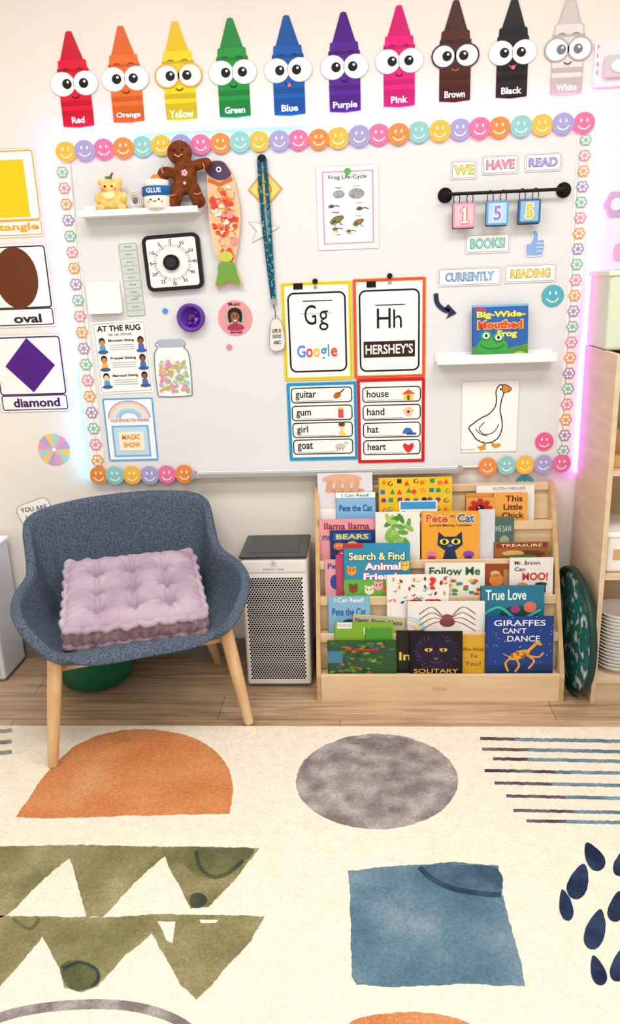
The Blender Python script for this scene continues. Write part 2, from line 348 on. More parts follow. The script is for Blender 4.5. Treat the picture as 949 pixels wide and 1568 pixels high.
# ---------------- left shape posters
def poster(name,q,inner,txt,tb,draw,tc='#222222'):
    b=B(name); cx=(q[0]+q[2])/2; cy=(q[1]+q[3])/2; f=LF(cx,cy,.0012); b.rect(f,*q,M('#f6f4f0',.3),.001,.001,3)
    b.stroke(f,rr(q[0]+.6,q[1]+.6,q[2]-.6,q[3]-.6,3),.8,M('#c2bdb5'),.0014,True)
    b.stroke(f,rr(*inner,4),2,M(tc),.0016,True); b.stroke(f,rr(inner[0],inner[3]+2,inner[2],q[3]-4,3),1.6,M(tc),.0016,True)
    draw(b,f); b.text(f,txt,*tb,M(tc),.0018,.03); b.done()
poster('rectangle_shape_poster',(-52,229,61,366),(-47,233,57,338),'rectangle',(-42,343,53,358),lambda b,f:b.rect(f,-30,246,42,334,M('#f4ca12',.3),.002),'#e9a91c')
poster('oval_shape_poster',(-38,374,79,503),(-33,379,75,472),'oval',(14,482,57,496),lambda b,f:b.ell2(f,27,426,33,47,M('#64300f',.3),.002,0,36))
poster('diamond_shape_poster',(-8,512,101,632),(-3,517,97,604),'diamond',(14,610,86,624),lambda b,f:b.poly(f,[(48,518),(86,560),(48,601),(10,560)],M('#4c1480',.3),.002),'#3a1560')
b=B('pinwheel_wall_magnet'); f=LF(83,688,.002)
for k in range(12):
    a0,a1=k*30,(k+1)*30; b.poly(f,[(83,688)]+arc(83,688,24,24,a0,a1,4),M(['#ecc66a','#9fd2d1','#e89cba','#b0a3d4'][k%4]),.002,.002)
b.ell2(f,83,688,3,3,WH,.003,0,12); b.done()
b=B('cloud_word_sign'); f=LF(54,785,.002,8)
cp=cr([(28,775),(50,768),(76,766),(78,790),(60,800),(45,812),(32,800)],4)
b.poly(f,cp,WH,.002,.002); b.stroke(f,cp,.8,M('#8a8a8a'),.0025,True); b.text(f,'YOU ARE',33,775,74,782,M('#222222'),.0026); b.text(f,'LOVED',38,787,68,794,M('#222222'),.0026); b.done()
b=B('fire_alarm_panel'); f=LF(930,97,.0); b.rect(f,908,62,975,134,M('#e6e4e8',.4),.012,.012,5); b.rect(f,922,88,960,121,M('#c8c5ca',.3),.03,.018,6); b.ell2(f,944,105,12,10,M('#f0f0ee'),.036,.006)
for i,ch in enumerate('FIRE'): b.text(f,ch,912,70+i*13,916 if ch!='I' else 913.2,76+i*13,M('#9a6aa6'),.0128,.0)
b.done()
b=B('flower_wall_magnet'); f=LF(943,313,.002)
for k in range(6):
    a=k*math.pi/3; b.ell2(f,943+11*math.cos(a),313+13*math.sin(a),8,9,M('#b9a3c4'),.002+.0003*k,.002,14)
b.ell2(f,943,313,9,10,M('#f0e4ea'),.0045,0,16); b.ell2(f,952,387,8,14,M('#f2b0c8'),.003,.002,16); b.done()
# ---------------- board content
off=BO+.0012
def BL(uc,vc,rot=0): return LF(uc,vc,off,rot)
b=B('picture_ledge'); a=W(118,326,.10); c=W(303,319,.10); zz=(a.z+c.z)/2
b.box((a.x,-.105,zz-.014),(c.x,-BO-.001,zz-.002),WH,.002); b.box((a.x,-.108,zz-.014),(c.x,-.1,zz+.008),WH,.002); b.box((a.x,-.03,zz-.014),(c.x,-BO-.001,zz+.03),WH,.002)
b.done(); LZ=zz-.0015
def onL(u,yo=.065):
    p=W(u,320,yo); return Vector((p.x,-yo,LZ))
yf=MN('yellow_plush','#e4b85a','#f4d88e',60,.95,.6,400); 
b=B('yellow_plush_toy'); c=onL(173,.066)
b.ball(c+Vector((0,0,.042)),(.052,.034,.042),yf); b.ball(c+Vector((0,0,.085)),(.040,.030,.030),yf)
for s_ in (-1,1):
    b.ball(c+Vector((s_*.04,-.016,.016)),(.018,.018,.0155),yf); b.ball(c+Vector((s_*.048,-.012,.05)),(.012,.012,.02),yf)
    b.ball(c+Vector((s_*.036,-.004,.106)),(.010,.008,.012),yf)
    b.ball(c+Vector((s_*.013,-.030,.088)),.0035,BK); b.ball(c+Vector((s_*.022,-.027,.08)),(.005,.003,.004),M('#ee8888'))
b.ball(c+Vector((0,-.033,.055)),(.022,.008,.014),M('#fbe7b0',.9)); b.tube([c+Vector((0,0,.108)),c+Vector((.004,0,.125)),c+Vector((.012,0,.135))],[.006,.004,.003],M('#6d4a22')); b.ball(c+Vector((-.008,0,.12)),(.012,.006,.005),M('#57944c'))
b.done()
b=B('tape_roll_plush'); c=onL(209,.06)
ax=Matrix.Rotation(math.pi/2,3,'X')
b.lathe(c+Vector((0,0,.038)),[(.014,-.018),(.034,-.02),(.038,-.012),(.038,.012),(.034,.02),(.014,.018),(.014,-.018)],M('#ebe6dd',.9),28,ax)
for rr_ in (.02,.027,.033): b.tube([c+Vector((rr_*math.cos(t*.2618),-.0205,.038+rr_*math.sin(t*.2618))) for t in range(24)],.0008,GY,5,True)
b.done()
b=B('glue_pot_plush'); c=onL(243,.076)
b.lathe(c,[(.0,.001),(.042,.002),(.05,.012),(.05,.05),(.045,.06)],M('#efeae0',.9)); b.lathe(c,[(.05,.048),(.054,.05),(.054,.078),(.05,.08)],M('#2463a8',.9)); b.lathe(c,[(.044,.078),(.046,.082),(.044,.1),(.02,.106),(.0,.107)],M('#efeae0',.9))
b.lathe(c+Vector((.0,0,.1)),[(.018,0),(.02,.01),(.012,.02),(0,.022)],M('#e9872e',.9))
b.text(lambda x,y,o=0.: c+Vector((x,-.0548-o,.064-y)),'GLUE',-.026,-.008,.026,.008,WH,.001,.02)
for s_ in (-1,1): b.ball(c+Vector((s_*.015,-.048,.034)),.0035,BK); b.ball(c+Vector((s_*.024,-.045,.028)),(.005,.003,.003),M('#f2a0a8')); b.ball(c+Vector((s_*.02,-.026,.011)),(.014,.018,.01),M('#efeae0',.9))
b.tube([c+Vector((-.006,-.051,.03)),c+Vector((0,-.052,.027)),c+Vector((.006,-.051,.03))],.0012,BK); b.done()
# gingerbread
c=onL(287,.066); e=empty('gingerbread_man_plush',c)
gb=MN('gingerbread_fleece','#5c2c12','#7d4320',50,.95,.8,350)
b=B('body',e)
b.ball(c+Vector((-.014,.005,.190)),(.046,.022,.042),gb); b.ball(c+Vector((0,0,.107)),(.044,.024,.058),gb)
b.ball(c+Vector((0,0,.145)),(.034,.02,.03),gb)
for s_,dz in ((-1,-.012),(1,.010)):
    b.ball(c+Vector((s_*.055,-.002,.138+dz)),(.042,.02,.019),gb,Matrix.Rotation(s_*-.2,3,'Y')); b.ball(c+Vector((s_*.080,-.004,.134+dz*1.5)),(.021,.02,.021),gb)
    b.ball(c+Vector((s_*.034,-.010,.053)),(.025,.023,.050),gb,Matrix.Rotation(s_*-.3,3,'Y')); b.ball(c+Vector((s_*.045,-.012,.026)),(.026,.022,.024),gb)
b.done(.004)
b=B('trim',e)
for s_ in (-1,1): b.ball(c+Vector((-.014+s_*.015,-.017,.197)),.0035,BK); b.tube([c+Vector((s_*.034,-.033,.05)),c+Vector((s_*.048,-.036,.045)),c+Vector((s_*.06,-.033,.052))],.002,M('#c98a6a')); b.tube([c+Vector((s_*.072,-.024,.122)),c+Vector((s_*.077,-.026,.135)),c+Vector((s_*.072,-.024,.150))],.002,M('#c98a6a'))
b.tube([c+Vector((-.028,-.017,.182)),c+Vector((-.014,-.020,.174)),c+Vector((.0,-.017,.182))],.0018,M('#e8b5a0'))
for k in range(5):
    a=k*1.2566; b.ball(c+Vector((.004+.007*math.cos(a),-.025,.120+.007*math.sin(a))),(.005,.003,.005),M('#f3b6c4'))
b.ball(c+Vector((.002,-.025,.086)),(.006,.004,.006),M('#f3b6c4')); b.done()
# fish
b=B('paper_fish_craft'); f=BL(346,345)
pts=cr([(326,251),(347,249),(358,262),(366,290),(370,330),(364,375),(357,402),(360,420),(366,440),(345,434),(325,442),(331,415),(333,402),(326,378),(322,330),(323,290)],4)
b.poly(f,pts,M('#ecc19a',.7),.022,.016)
b.poly(f,cr([(326,252),(347,250),(357,262),(359,272),(342,278),(325,268)],4),M('#4e3c5c',.7),.0235,.001); b.ell2(f,342,262,4,4,WH,.0245); b.ell2(f,342,262,2,2,BK,.0252)
b.stroke(f,[(325,276),(342,284),(361,276)],6,M('#c9682a'),.024)
for k in range(85):
    y=random.uniform(286,398); hw=21-abs(y-330)*.11; x=346+random.uniform(-hw,hw)*.85
    b.poly(f,[(px+random.uniform(-1.5,1.5),py+random.uniform(-1.5,1.5)) for px,py in el(x,y,random.uniform(2.5,6),random.uniform(3,6.5),7,random.random()*3)],M(random.choice(['#d9482a','#e8803a','#f2bd92','#c83c30','#f7e3d2','#e89450','#e09090','#d9482a']),.7),.023+.0001*k)
b.poly(f,cr([(334,404),(356,403),(360,420),(364,438),(345,432),(327,440),(331,418)],3),M('#6c9c40',.7),.0325); b.poly(f,el(345,394,11,9,8),M('#bdc650',.7),.0322)
b.done()
b=B('yellow_diamond_tag'); f=BL(406,290,0); b.poly(f,[(406,258),(433,290),(406,320),(379,290)],M('#c9a468',.6),.002,.0015); b.poly(f,[(406,263),(429,290),(406,315),(383,290)],M('#ecce70',.6),.003); b.stroke(f,arc(405,290,10,10,0,360,16),2,M('#b98a3a'),.0036); b.done()
b=B('paper_star_ornament'); f=BL(403,350); st=[(403+(25 if k%2==0 else 10)*math.sin(k*math.pi/5+.2),352-(28 if k%2==0 else 11)*math.cos(k*math.pi/5+.2)) for k in range(10)]; b.poly(f,st,M('#e2e2e1',.6),.0025,.0015); b.stroke(f,st,1.2,M('#b0b0b0'),.003,True); b.done()
b=B('lanyard'); tl=MN('lanyard_band','#155d74','#45a8aa',90,.7,c3='#0f304e')
f=BL(408,360)
for ofs,pt in ((.010,[(403,246),(403,300),(407,380),(413,460)]),(.014,[(411,246),(413,300),(414,380),(415,462)])):
    P=cr(pt,6,False); b.stroke(f,P,6.0,tl,ofs); b.stroke(f,P,6.0,tl,ofs-.0015)
b.stroke(f,arc(407,247,4,4,180,360,8),6,tl,.012); b.box(f(411,460,.006),f(418,470,.018),GY,.001)
b.tube([f(414,470,.012),f(416,480,.012),f(416,492,.012)],.0015,BK,6)
b.tube([f(416,492,.012)+Vector((.012*math.cos(t*.5236),0,.012*math.sin(t*.5236))) for t in range(12)],.001,GY,5,True)
tagp=cr([(408,503),(411,494),(421,493),(427,505),(428,540),(406,542)],3)
b.poly(f,tagp,M('#dedcd6',.3),.016,.008); b.stroke(f,tagp,1,GY,.0165,True); b.text(f,'LIFE IS',410,509,424,515,M('#444444'),.017,.03); b.text(f,'GOOD',410,518,424,524,M('#444444'),.017,.03); b.text(f,'ABC',411,528,423,534,M('#444444'),.017,.03)
b.ell2(f,407,246,5,5,BK,.02,.012); b.done()
# frog life cycle
b=B('frog_life_cycle_poster'); f=BL(532,318); b.rect(f,485,254,580,383,M('#f6f4f1',.5),.001,.0008)
b.stroke(f,rr(485.5,254.5,579.5,382.5,1),.7,M('#c4c0bc'),.0014,True)
b.stroke(f,rr(495,263,571,373,1),2,M('#eb93a8'),.0016,True); b.text(f,'Frog Life-Cycle',504,268,562,276,M('#222222'),.0018,.01)
for cx,cy,rx,ryy in ((519,297,9,6),(546,297,12,8)):
    b.ell2(f,cx,cy,rx,ryy,M('#8a8c90'),.0018,0,18)
    for k in range(16): a=random.random()*6.28; q=random.random()**.5; x=cx+rx*.85*q*math.cos(a); y=cy+ryy*.85*q*math.sin(a); b.ell2(f,x,y,1.5,1.5,M('#c9c9c9'),.0022+.00002*k,0,8); b.ell2(f,x,y,.7,.7,BK,.0026,0,6)
def tadpole(x,y,s,d,c,legs=0):
    b.ell2(f,x,y,5*s,3*s,M(c),.002,0,14); P=[(x+d*3*s,y),(x+d*9*s,y-1*s),(x+d*14*s,y+1*s)]; b.stroke(f,P,1.8*s,M(c),.0019); b.ell2(f,x-d*3*s,y-1*s,.7,.7,WH,.0024,0,6)
    for k in range(legs): b.stroke(f,[(x+d*(2-4*k)*s,y+2*s),(x+d*(4-4*k)*s,y+5*s),(x+d*(2-4*k)*s,y+6.5*s)],1,M(c),.0019)
def frog(x,y,s,c,c2):
    P=cr([(x-9*s,y+3*s),(x-4*s,y-3*s),(x+3*s,y-5*s),(x+8*s,y-5*s),(x+9*s,y-2*s),(x+6*s,y+1*s),(x+2*s,y+4*s),(x-6*s,y+5*s)],3)
    b.poly(f,P,M(c),.002); b.stroke(f,P,.8,M(c2),.0021,True)
    b.stroke(f,[(x-5*s,y+2*s),(x-1*s,y+1*s),(x-7*s,y+6*s),(x-1*s,y+7*s)],1.6*s,M(c2),.0022); b.stroke(f,[(x+4*s,y+1*s),(x+5*s,y+6*s),(x+8*s,y+7*s)],1.3*s,M(c2),.0022); b.ell2(f,x+6*s,y-5*s,1.5*s,1.4*s,M(c2),.0024,0,8); b.ell2(f,x+6*s,y-5*s,.6*s,.6*s,WH,.0028,0,6)
tadpole(507,315,.9,1,'#4a4a4c'); tadpole(550,320,1.0,1,'#57503c'); tadpole(512,350,.9,1,'#6b6a3c',2); tadpole(533,354,.8,1,'#6b6a3c',2); frog(515,336,1.15,'#7a7a3e','#45421f'); frog(548,341,.9,'#8a7646','#4d4326')
for t,x,y in (('Eggs',519,286),('Frog spawn',546,284),('Tadpole',512,323),('Tadpole',550,310),('Frog',514,324),('Froglet',549,330),('Legs',516,358)): b.text(f,t,x-5,y,x+5,y+2.4,M('#444444'),.0022)
b.ell2(f,533,263,5,5,M('#4fac4e'),.006,.004); b.done()
def card(name,x0,y0,x1,y1,txt,col,out,rot=0):
    b=B(name); f=BL((x0+x1)/2,(y0+y1)/2,rot); b.rect(f,x0,y0,x1,y1,M('#f4f2f1',.4),.001,.0008,2)
    b.stroke(f,rr(x0+2.5,y0+2.5,x1-2.5,y1-2.5,2),.9,M('#9a94aa'),.0015,True); b.stroke(f,rr(x0+.5,y0+.5,x1-.5,y1-.5,2),.7,M('#c4c0c4'),.0015,True)
    w=(x1-x0); b.text(f,txt,x0+w*.13,y0+8.5,x1-w*.13,y1-8.5,M(col),.0018,.015,M(out),1.0); b.done()
card('word_card',690,245,730,275,'WE','#f4df74','#9a7f3a'); card('word_card',738,237,794,267,'HAVE','#f296b2','#a85a78'); card('word_card',803,234,860,263,'READ','#aca8e4','#5a5e98')
card('word_card',712,357,781,388,'BOOKS!','#92d4d0','#3c8080'); card('word_card',670,409,768,438,'CURRENTLY','#98bfe8','#3f5f92'); card('word_card',772,404,852,433,'READING','#f4da6c','#b07f3a')
# rod
b=B('hanging_card_rod'); A=W(683,301,.06);C=W(867,286,.06); z=(A.z+C.z)/2; A.z=C.z=z
b.tube([A,C],.006,M('#151515',.35,.5))
for p in (A,C):
    b.lathe((p.x,-BO-.001,p.z),[(.0,-.0),(.026,0),(.026,.006),(.01,.012),(.008,.05),(0,.052)],M('#151515',.35,.5),24,Matrix.Rotation(math.pi/2,3,'X')); b.ball(p,.009,M('#151515',.35,.5))
b.done()
for u,v0,v1,dg,bg,fg,bd in ((709,311,351,'1','#f4bcc8','#e0557f','#ec90aa'),(760,308,347,'5','#acd0ee','#8a86d8','#5a9ed2'),(809,305,344,'5','#8cb6d8','#eac22c','#336394')):
    b=B('number_card'); f=LF(u,(v0+v1)/2,.06)
    b.rect(f,u-17,v0,u+17,v1,M(dark(bd,.4)),.0035,.002,3); b.rect(f,u-16,v0,u+18,v1-2,M(bd),.006,.002,3); b.rect(f,u-13,v0+3,u+15,v1-5,M(bg),.0065)
    if dg=='1':
        one=[(u-5,v0+11),(u+1,v0+6),(u+5,v0+6),(u+5,v1-12),(u+9,v1-12),(u+9,v1-8),(u-4,v1-8),(u-4,v1-12),(u-1,v1-12),(u-1,v0+13),(u-4,v0+15)]
        b.poly(f,one,M('#f8f4cc'),.0072); b.stroke(f,one,1.6,M(fg),.0076,True)
    else: b.text(f,dg,u-5,v0+7,u+7,v1-9,M(fg),.007,.03,M('#fdfdf6'),1.3)
    for s_ in (-1,1):
        cc=f(u+s_*10,v0-5,0); b.tube([cc+Vector((.018*.6*math.cos(t*.5236),0.004-.0,.024*math.sin(t*.5236)+.002)) for t in range(12)],.0016,BK,6,True)
    b.done()
b=B('thumbs_up_cutout'); f=BL(818,372)
tp=cr([(805,374),(812,372),(815,362),(814,354),(820,353),(824,360),(824,368),(832,367),(833,386),(828,392),(812,392),(806,390)],3)
b.poly(f,tp,M('#86aadf',.4),.002,.0015); b.stroke(f,tp,1.5,M('#f0f4fa'),.0028,True); 
for y in (373,379,385): b.stroke(f,[(821,y),(831,y)],1,M('#f4f8ff'),.0028)
b.done()
b=B('smiley_cutout'); f=BL(846,453); smiley(b,f,846,453,17,'#52adbf',.002); b.done()
b=B('smiley_cutout'); f=BL(833,676); smiley(b,f,833,676,14,'#e85c92',.003); b.done()
b=B('smiley_cutout'); f=LF(803,742,.001); smiley(b,f,803,742,15,'#52adbf',.003); b.done()
b=B('curved_arrow_magnet'); f=BL(682,468)
P=cr([(667,449),(669,463),(678,473),(688,477)],6,False)
b.stroke(f,P,7,M('#1d2a4a'),.003); b.stroke(f,P,7,M('#1d2a4a'),.0015); b.poly(f,[(686,466),(699,480),(683,488),(688,479),(680,472)],M('#1d2a4a'),.003,.002); b.done()
# right ledge & frog book
b=B('picture_ledge'); A=W(669,552,.10);C=W(853,552,.10); z=W(762,553,.10).z
b.box((A.x,-.105,z-.006),(C.x,-BO-.001,z+.004),WH,.002); b.box((A.x,-.108,z-.008),(C.x,-.1,z+.026),WH,.003); b.box((A.x,-.03,z-.006),(C.x,-BO-.001,z+.03),WH,.002); b.done()
def bookframe(b,P0,w,h,lean,t,col,rot=0,pages='#f2eee4'):
    U0=Vector((0,math.sin(lean),math.cos(lean))); X0=Vector((1,0,0)); c,s_=math.cos(rot),math.sin(rot)
    X=X0*c+U0*s_; U=U0*c-X0*s_; Nn=Vector((0,-math.cos(lean),math.sin(lean)))
    def f(a,bb,o=0.): return P0+X*(w*a)+U*(h*(1-bb))+Nn*o
    cm=M(col,.32)
    def slab(x0,y0,x1,y1,o0,o1,mt):
        v=[f(x,y,o) for o in (o0,o1) for x,y in ((x0,y0),(x1,y0),(x1,y1),(x0,y1))]
        b.mesh(v,[(0,1,2,3),(4,5,6,7),(0,1,5,4),(1,2,6,5),(2,3,7,6),(3,0,4,7)],mt)
    slab(0,0,1,1,-.0015,0,cm); slab(0,0,1,1,-t,-t+.0015,cm); slab(0,0,.012,1,-t,0,cm); slab(.012,.01,.985,.99,-t+.0016,-.0016,M(pages,.8))
    return f
b=B('frog_picture_book'); P0=W(723,546,.085); P1=W(808,546,.085); P0.z=z+.0045; w=P1.x-P0.x; h=W(765,465,.05).z-P0.z
f=bookframe(b,P0,w,h,.16,.01,'#245ca8')
b.poly(f,[(0,1),(1,1),(1,.72),(.6,.8),(0,.75)],M('#4f8c30'),.0008); b.rect(f,0,0,1,.04,M('#6fb6dc'),.0008)
b.text(f,'The',.04,.03,.25,.14,M('#e23a30'),.001,.03); b.text(f,'Big-Wide-',.08,.12,.95,.26,M('#f6e23a'),.0016,.04); b.text(f,'Mouthed',.10,.29,.9,.44,M('#e23a30'),.0016,.04,M('#f6e23a'),.015); b.text(f,'Frog',.45,.47,.8,.62,M('#f6e23a'),.0016,.04)
b.ell2(f,.36,.76,.28,.17,M('#389c42'),.001); b.ell2(f,.25,.56,.1,.09,M('#389c42'),.001); b.ell2(f,.47,.6,.1,.09,M('#389c42'),.001)
for x,y in ((.25,.56),(.47,.6)): b.ell2(f,x,y,.06,.055,WH,.0016); b.ell2(f,x,y,.025,.03,BK,.0022)
b.stroke(f,arc(.36,.7,.22,.1,10,170),.02,M('#1d6a2a'),.0016); b.ell2(f,.6,.87,.14,.07,M('#389c42'),.0012); b.ell2(f,.12,.9,.12,.06,M('#389c42'),.0012); b.ell2(f,.85,.9,.1,.04,M('#9ad05a'),.0012)
b.done()
# goose
b=B('goose_drawing'); f=BL(750,638); b.rect(f,706,584,793,693,M('#f6f4f2',.5),.001,.0008); b.stroke(f,rr(706.5,584.5,792.5,692.5,.5),.7,M('#c6c2be'),.0013,True)
body=cr([(764,590),(758,599),(759,612),(757,624),(748,634),(736,640),(722,650),(718,655),(724,664),(730,672),(742,678),(754,677),(764,670),(769,656),(768,642),(765,628),(767,612),(770,602),(769,594)],4)
b.poly(f,body,M('#fbfbfb',.5),.0014); b.stroke(f,body,1.7,BK,.0018,True)
bk=cr([(768,590),(776,592),(781,597),(776,601),(768,601)],4); b.poly(f,bk,M('#dc8f30'),.002); b.stroke(f,bk,1,BK,.0024,True)
b.ell2(f,765,597,1.4,1.8,BK,.0022,0,8)
b.stroke(f,cr([(742,646),(734,656),(742,665),(756,662),(764,650)],5,False),1.3,BK,.002); b.stroke(f,cr([(728,656),(736,664),(748,668)],5,False),1.1,BK,.002)
for pts in ([(744,677),(742,684),(735,687)],[(755,676),(756,683),(766,682)]):
    b.stroke(f,pts,4,BK,.0017); b.stroke(f,pts,2.6,M('#dc8f30'),.0022)
b.poly(f,[(742,682),(731,684),(737,690),(746,688)],M('#dc8f30'),.0023); b.poly(f,[(755,681),(766,679),(768,684),(758,687)],M('#dc8f30'),.0023); b.text(f,'My Teaching Pal',707,687,728,690,GY,.0016); b.done()
# pocket charts
def pocket(name,q,bc,tw=5):
    b=B(name); f=BL((q[0]+q[2])/2,(q[1]+q[3])/2); b.rect(f,*q,M(bc,.45),.003,.002,2); b.rect(f,q[0]+tw,q[1]+tw,q[2]-tw,q[3]-tw,M('#f3f3f3',.18),.0036)
    b.stroke(f,rr(q[0]+tw*.5,q[1]+tw*.5,q[2]-tw*.5,q[3]-tw*.5,2),.6,M(dark(bc,.7)),.0034,True); return b,f
b,f=pocket('pocket_chart',(441,586,547,705),'#249ad0')
ics=[('guitar',594),('gum',621),('girl',647),('goat',673)]
def rows(b,f,x0,x1,L):
    for t,y in L:
        b.stroke(f,rr(x0,y,x1,y+22,5),1.6,BK,.0042,True)
        tw=sum({'i':3,'t':4,'r':4.5,'m':9.5,'l':3}.get(c,6.6) for c in t); d=3 if any(c in t for c in 'gpy') else 0
        y0=y+4 if any(c in t for c in 'tlhdi') else y+7
        b.text(f,t,x0+6,y0,x0+6+tw,y+15+d,BK,.0046,.012)
        b.stroke(f,[(x0+6,y+19.5),(x1-26,y+19.5)],.8,GY,.0044)
rows(b,f,448,539,ics)
b.ell2(f,517,606,6,4.5,M('#b5652a'),.0046,0,16,-.6); b.stroke(f,[(519,604),(528,597)],2,M('#6a3a1a'),.005); b.rect(f,518,626,526,640,M('#d0506a'),.0046); b.ell2(f,522,626,4,2,M('#efc040'),.005); b.ell2(f,523,652,4.5,4.5,M('#f0c890'),.0046); b.ell2(f,523,650,5,3.4,M('#6a3a20'),.005); b.poly(f,[(523,656),(529,667),(517,667)],M('#f0d050'),.0046)
b.ell2(f,520,684,7,3.5,M('#cfcac0'),.0046); b.ell2(f,529,679,3,2.4,M('#cfcac0'),.0046); b.stroke(f,el(520,684,7,3.5,16),.6,GY,.005,True)
for x in (515,519,524): b.stroke(f,[(x,686),(x,692)],1.2,GY,.0046)
b.done()
b,f=pocket('pocket_chart',(547,580,650,709),'#cf1d26'); rows(b,f,556,643,[('house',593),('hand',620),('hat',647),('heart',674)])
b.poly(f,[(615,604),(625,597),(635,604)],M('#d8502e'),.0046); b.rect(f,618,604,632,613,M('#f2c84a'),.0046); b.rect(f,623,606,627,613,M('#7a4a2a'),.005)
b.ell2(f,625,633,5,5,M('#f2b890'),.0046)
for k in range(5): a=-2.7+k*.55; b.stroke(f,[(625,632),(625+9*math.cos(a),632+9*math.sin(a))],2.2,M('#f2b890'),.0048)
b.poly(f,arc(624,664,8,9,180,360),M('#2f6fc0'),.0046); b.rect(f,622,663,637,666,M('#1d4f96'),.0048)
b.poly(f,cr([(625,694),(617,685),(619,679),(625,682),(631,679),(633,685)],4),M('#dc2434'),.0046); b.done()
b,f=pocket('pocket_chart',(433,433,539,583),'#e9cf1e',5)
b.stroke(f,rr(443,449,529,569,9),2.6,BK,.0044,True); b.text(f,'G',467,467,485,497,BK,.005,-.003); b.text(f,'g',489,476,503,506,BK,.005,-.003)
b.stroke(f,[(460,480),(510,480)],.7,GY,.0046)
b.stroke(f,[(465,461),(510,461)],1.4,BK,.0046)
xs=[(453,466,'G','#4285f4',528,547),(467,477,'o','#ea4335',533,547),(478,488,'o','#fbbc05',533,547),(489,499,'g','#4285f4',533,553),(500.5,502.5,'l','#34a853',527,547),(505,515,'e','#ea4335',533,547)]
for a0,a1,ch,co,y0,y1 in xs: b.text(f,ch,a0+.6,y0,a1+.6,y1,M(co),.005,.02)
b.rect(f,452,434,466,443,BK,.007,.003); b.ell2(f,485,432,4,4,BK,.01,.006); b.ell2(f,485,441,3,3,GY,.005)
b.done()
b,f=pocket('pocket_chart',(541,427,651,580),'#e5601f',5)
b.stroke(f,rr(551,445,641,568,9),2.6,BK,.0044,True); b.text(f,'H',577,472,598,502,BK,.005,-.003); b.text(f,'h',602,474,615,502,BK,.005,-.003); b.stroke(f,[(575,467),(620,467)],1.4,BK,.0046)
b.rect(f,556,522,635,547,M('#32190f',.4),.0048); b.text(f,'HERSHEY’S',559,527,632,542,WH,.0054,.02); b.rect(f,562,431,576,440,BK,.007,.003); b.ell2(f,597,424,4,4,BK,.01,.006); b.ell2(f,597,434,3,3,GY,.005); b.done()
# timer
b=B('visual_timer'); f=BL(266,402,2); b.rect(f,223,359,310,445,M('#161616',.35),.022,.020,11); b.rect(f,229,365,304,439,M('#ececec',.35),.023,.001,5)
for k in range(60):
    a=k*math.pi/30; r1=29 if k%5 else 31; b.stroke(f,[(266+24*math.cos(a),402+24*math.sin(a)),(266+r1*math.cos(a),402+r1*math.sin(a))],.5 if k%5 else 1.1,BK,.0236)
for k in range(12):
    a=math.radians(-90-k*30); x,y=266+33.5*math.cos(a)*1.02,402+33*math.sin(a); t=str(k*5); b.text(f,t,x-1.7*len(t),y-2.6,x+1.7*len(t),y+2.6,BK,.0236,.01)
b.ell2(f,265,402,12,12,BK,.036,.013,32); b.ell2(f,265,402,8,8,M('#2a2a2a',.3),.040,.004,24); b.done()
b=B('board_eraser'); f=BL(160,456); b.rect(f,135,431,186,481,M('#efede6',.6),.012,.010,4); b.rect(f,137,450,188,480,M('#f7f6f1',.6),.030,.017,4); b.done()
b=B('schedule_strip'); f=BL(202,429,2); b.rect(f,188,373,216,485,M('#c6d0ca',.4),.001,.0008,2); b.stroke(f,rr(188.5,373.5,215.5,484.5,2),.7,M('#96a39b'),.0015,True)
for k in range(9): b.stroke(f,[(190,384+k*11.5),(214,384+k*11.5)],.6,M('#8f9d95'),.0016); b.text(f,'time',197,377+k*11.5,207,379.4+k*11.5,M('#6f7f76'),.0016)
b.done()
# at the rug poster
b=B('rug_rules_poster'); f=BL(187,547,1); b.rect(f,146,492,229,603,M('#f5f5f4',.4),.001,.0008); b.stroke(f,rr(149,495,226,600,1),.8,GY,.0015,True)
b.text(f,'AT THE RUG',154,498,220,507,BK,.0018,.03); b.text(f,'we can choose:',170,509,206,514,BK,.0018,0)
for t,y in (('Mountain Sitting',519),('Pretzel Sitting',546),('Mermaid Sitting',573)):
    b.text(f,t,169,y,208,y+5,BK,.0018,.03)
    for k in range(3): b.stroke(f,[(170,y+9+k*3.4),(207,y+9+k*3.4)],.8,M('#8a8a8a'),.0016)
    for x,sk,sh in ((159,random.choice(['#c68a5c','#f0c49a']),random.choice(['#4aa3c8','#e8b23a'])),(218,'#8a5534','#3f6fb8')):
        b.poly(f,[(x-4,y+9),(x+4,y+9),(x+5,y+18),(x-5,y+18)],M(sh),.0018); b.ell2(f,x,y+19,8,3,M('#3f5a9a'),.0019); b.ell2(f,x,y+3,5,6,M('#2a1a12'),.0018,0,14); b.ell2(f,x,y+5,4,4.3,M(sk),.0024,0,14)
b.done()
b=B('pom_pom_jar_cutout'); f=BL(264,563,0)
jp=cr([(244,524),(284,524),(284,533),(291,545),(291,600),(285,607),(245,607),(238,600),(238,545),(244,533)],3)
b.poly(f,jp,M('#eef0f1',.3),.002,.0015); b.stroke(f,jp,1.6,M('#7a8088'),.0026,True); b.rect(f,245,520,284,532,M('#a7b6c2',.3),.003,.001,2)
for k in range(110):
    b.ell2(f,random.uniform(243,286),random.uniform(553,600),2.8,2.8,M(random.choice(['#e488ae','#93cccd','#ecc86e','#a9a6d6','#ea9c74','#93c288']),.8),.003+.00003*k,0,8)
b.done()
b=B('rainbow_magic_show_poster'); f=BL(200,658,0); b.rect(f,161,609,239,707,M('#c8e4f2',.4),.001,.0008); b.rect(f,164,612,236,703,M('#f2f6fa'),.0015); b.stroke(f,rr(163,611,237,705,2),2.2,M('#5a98d0'),.0018,True)
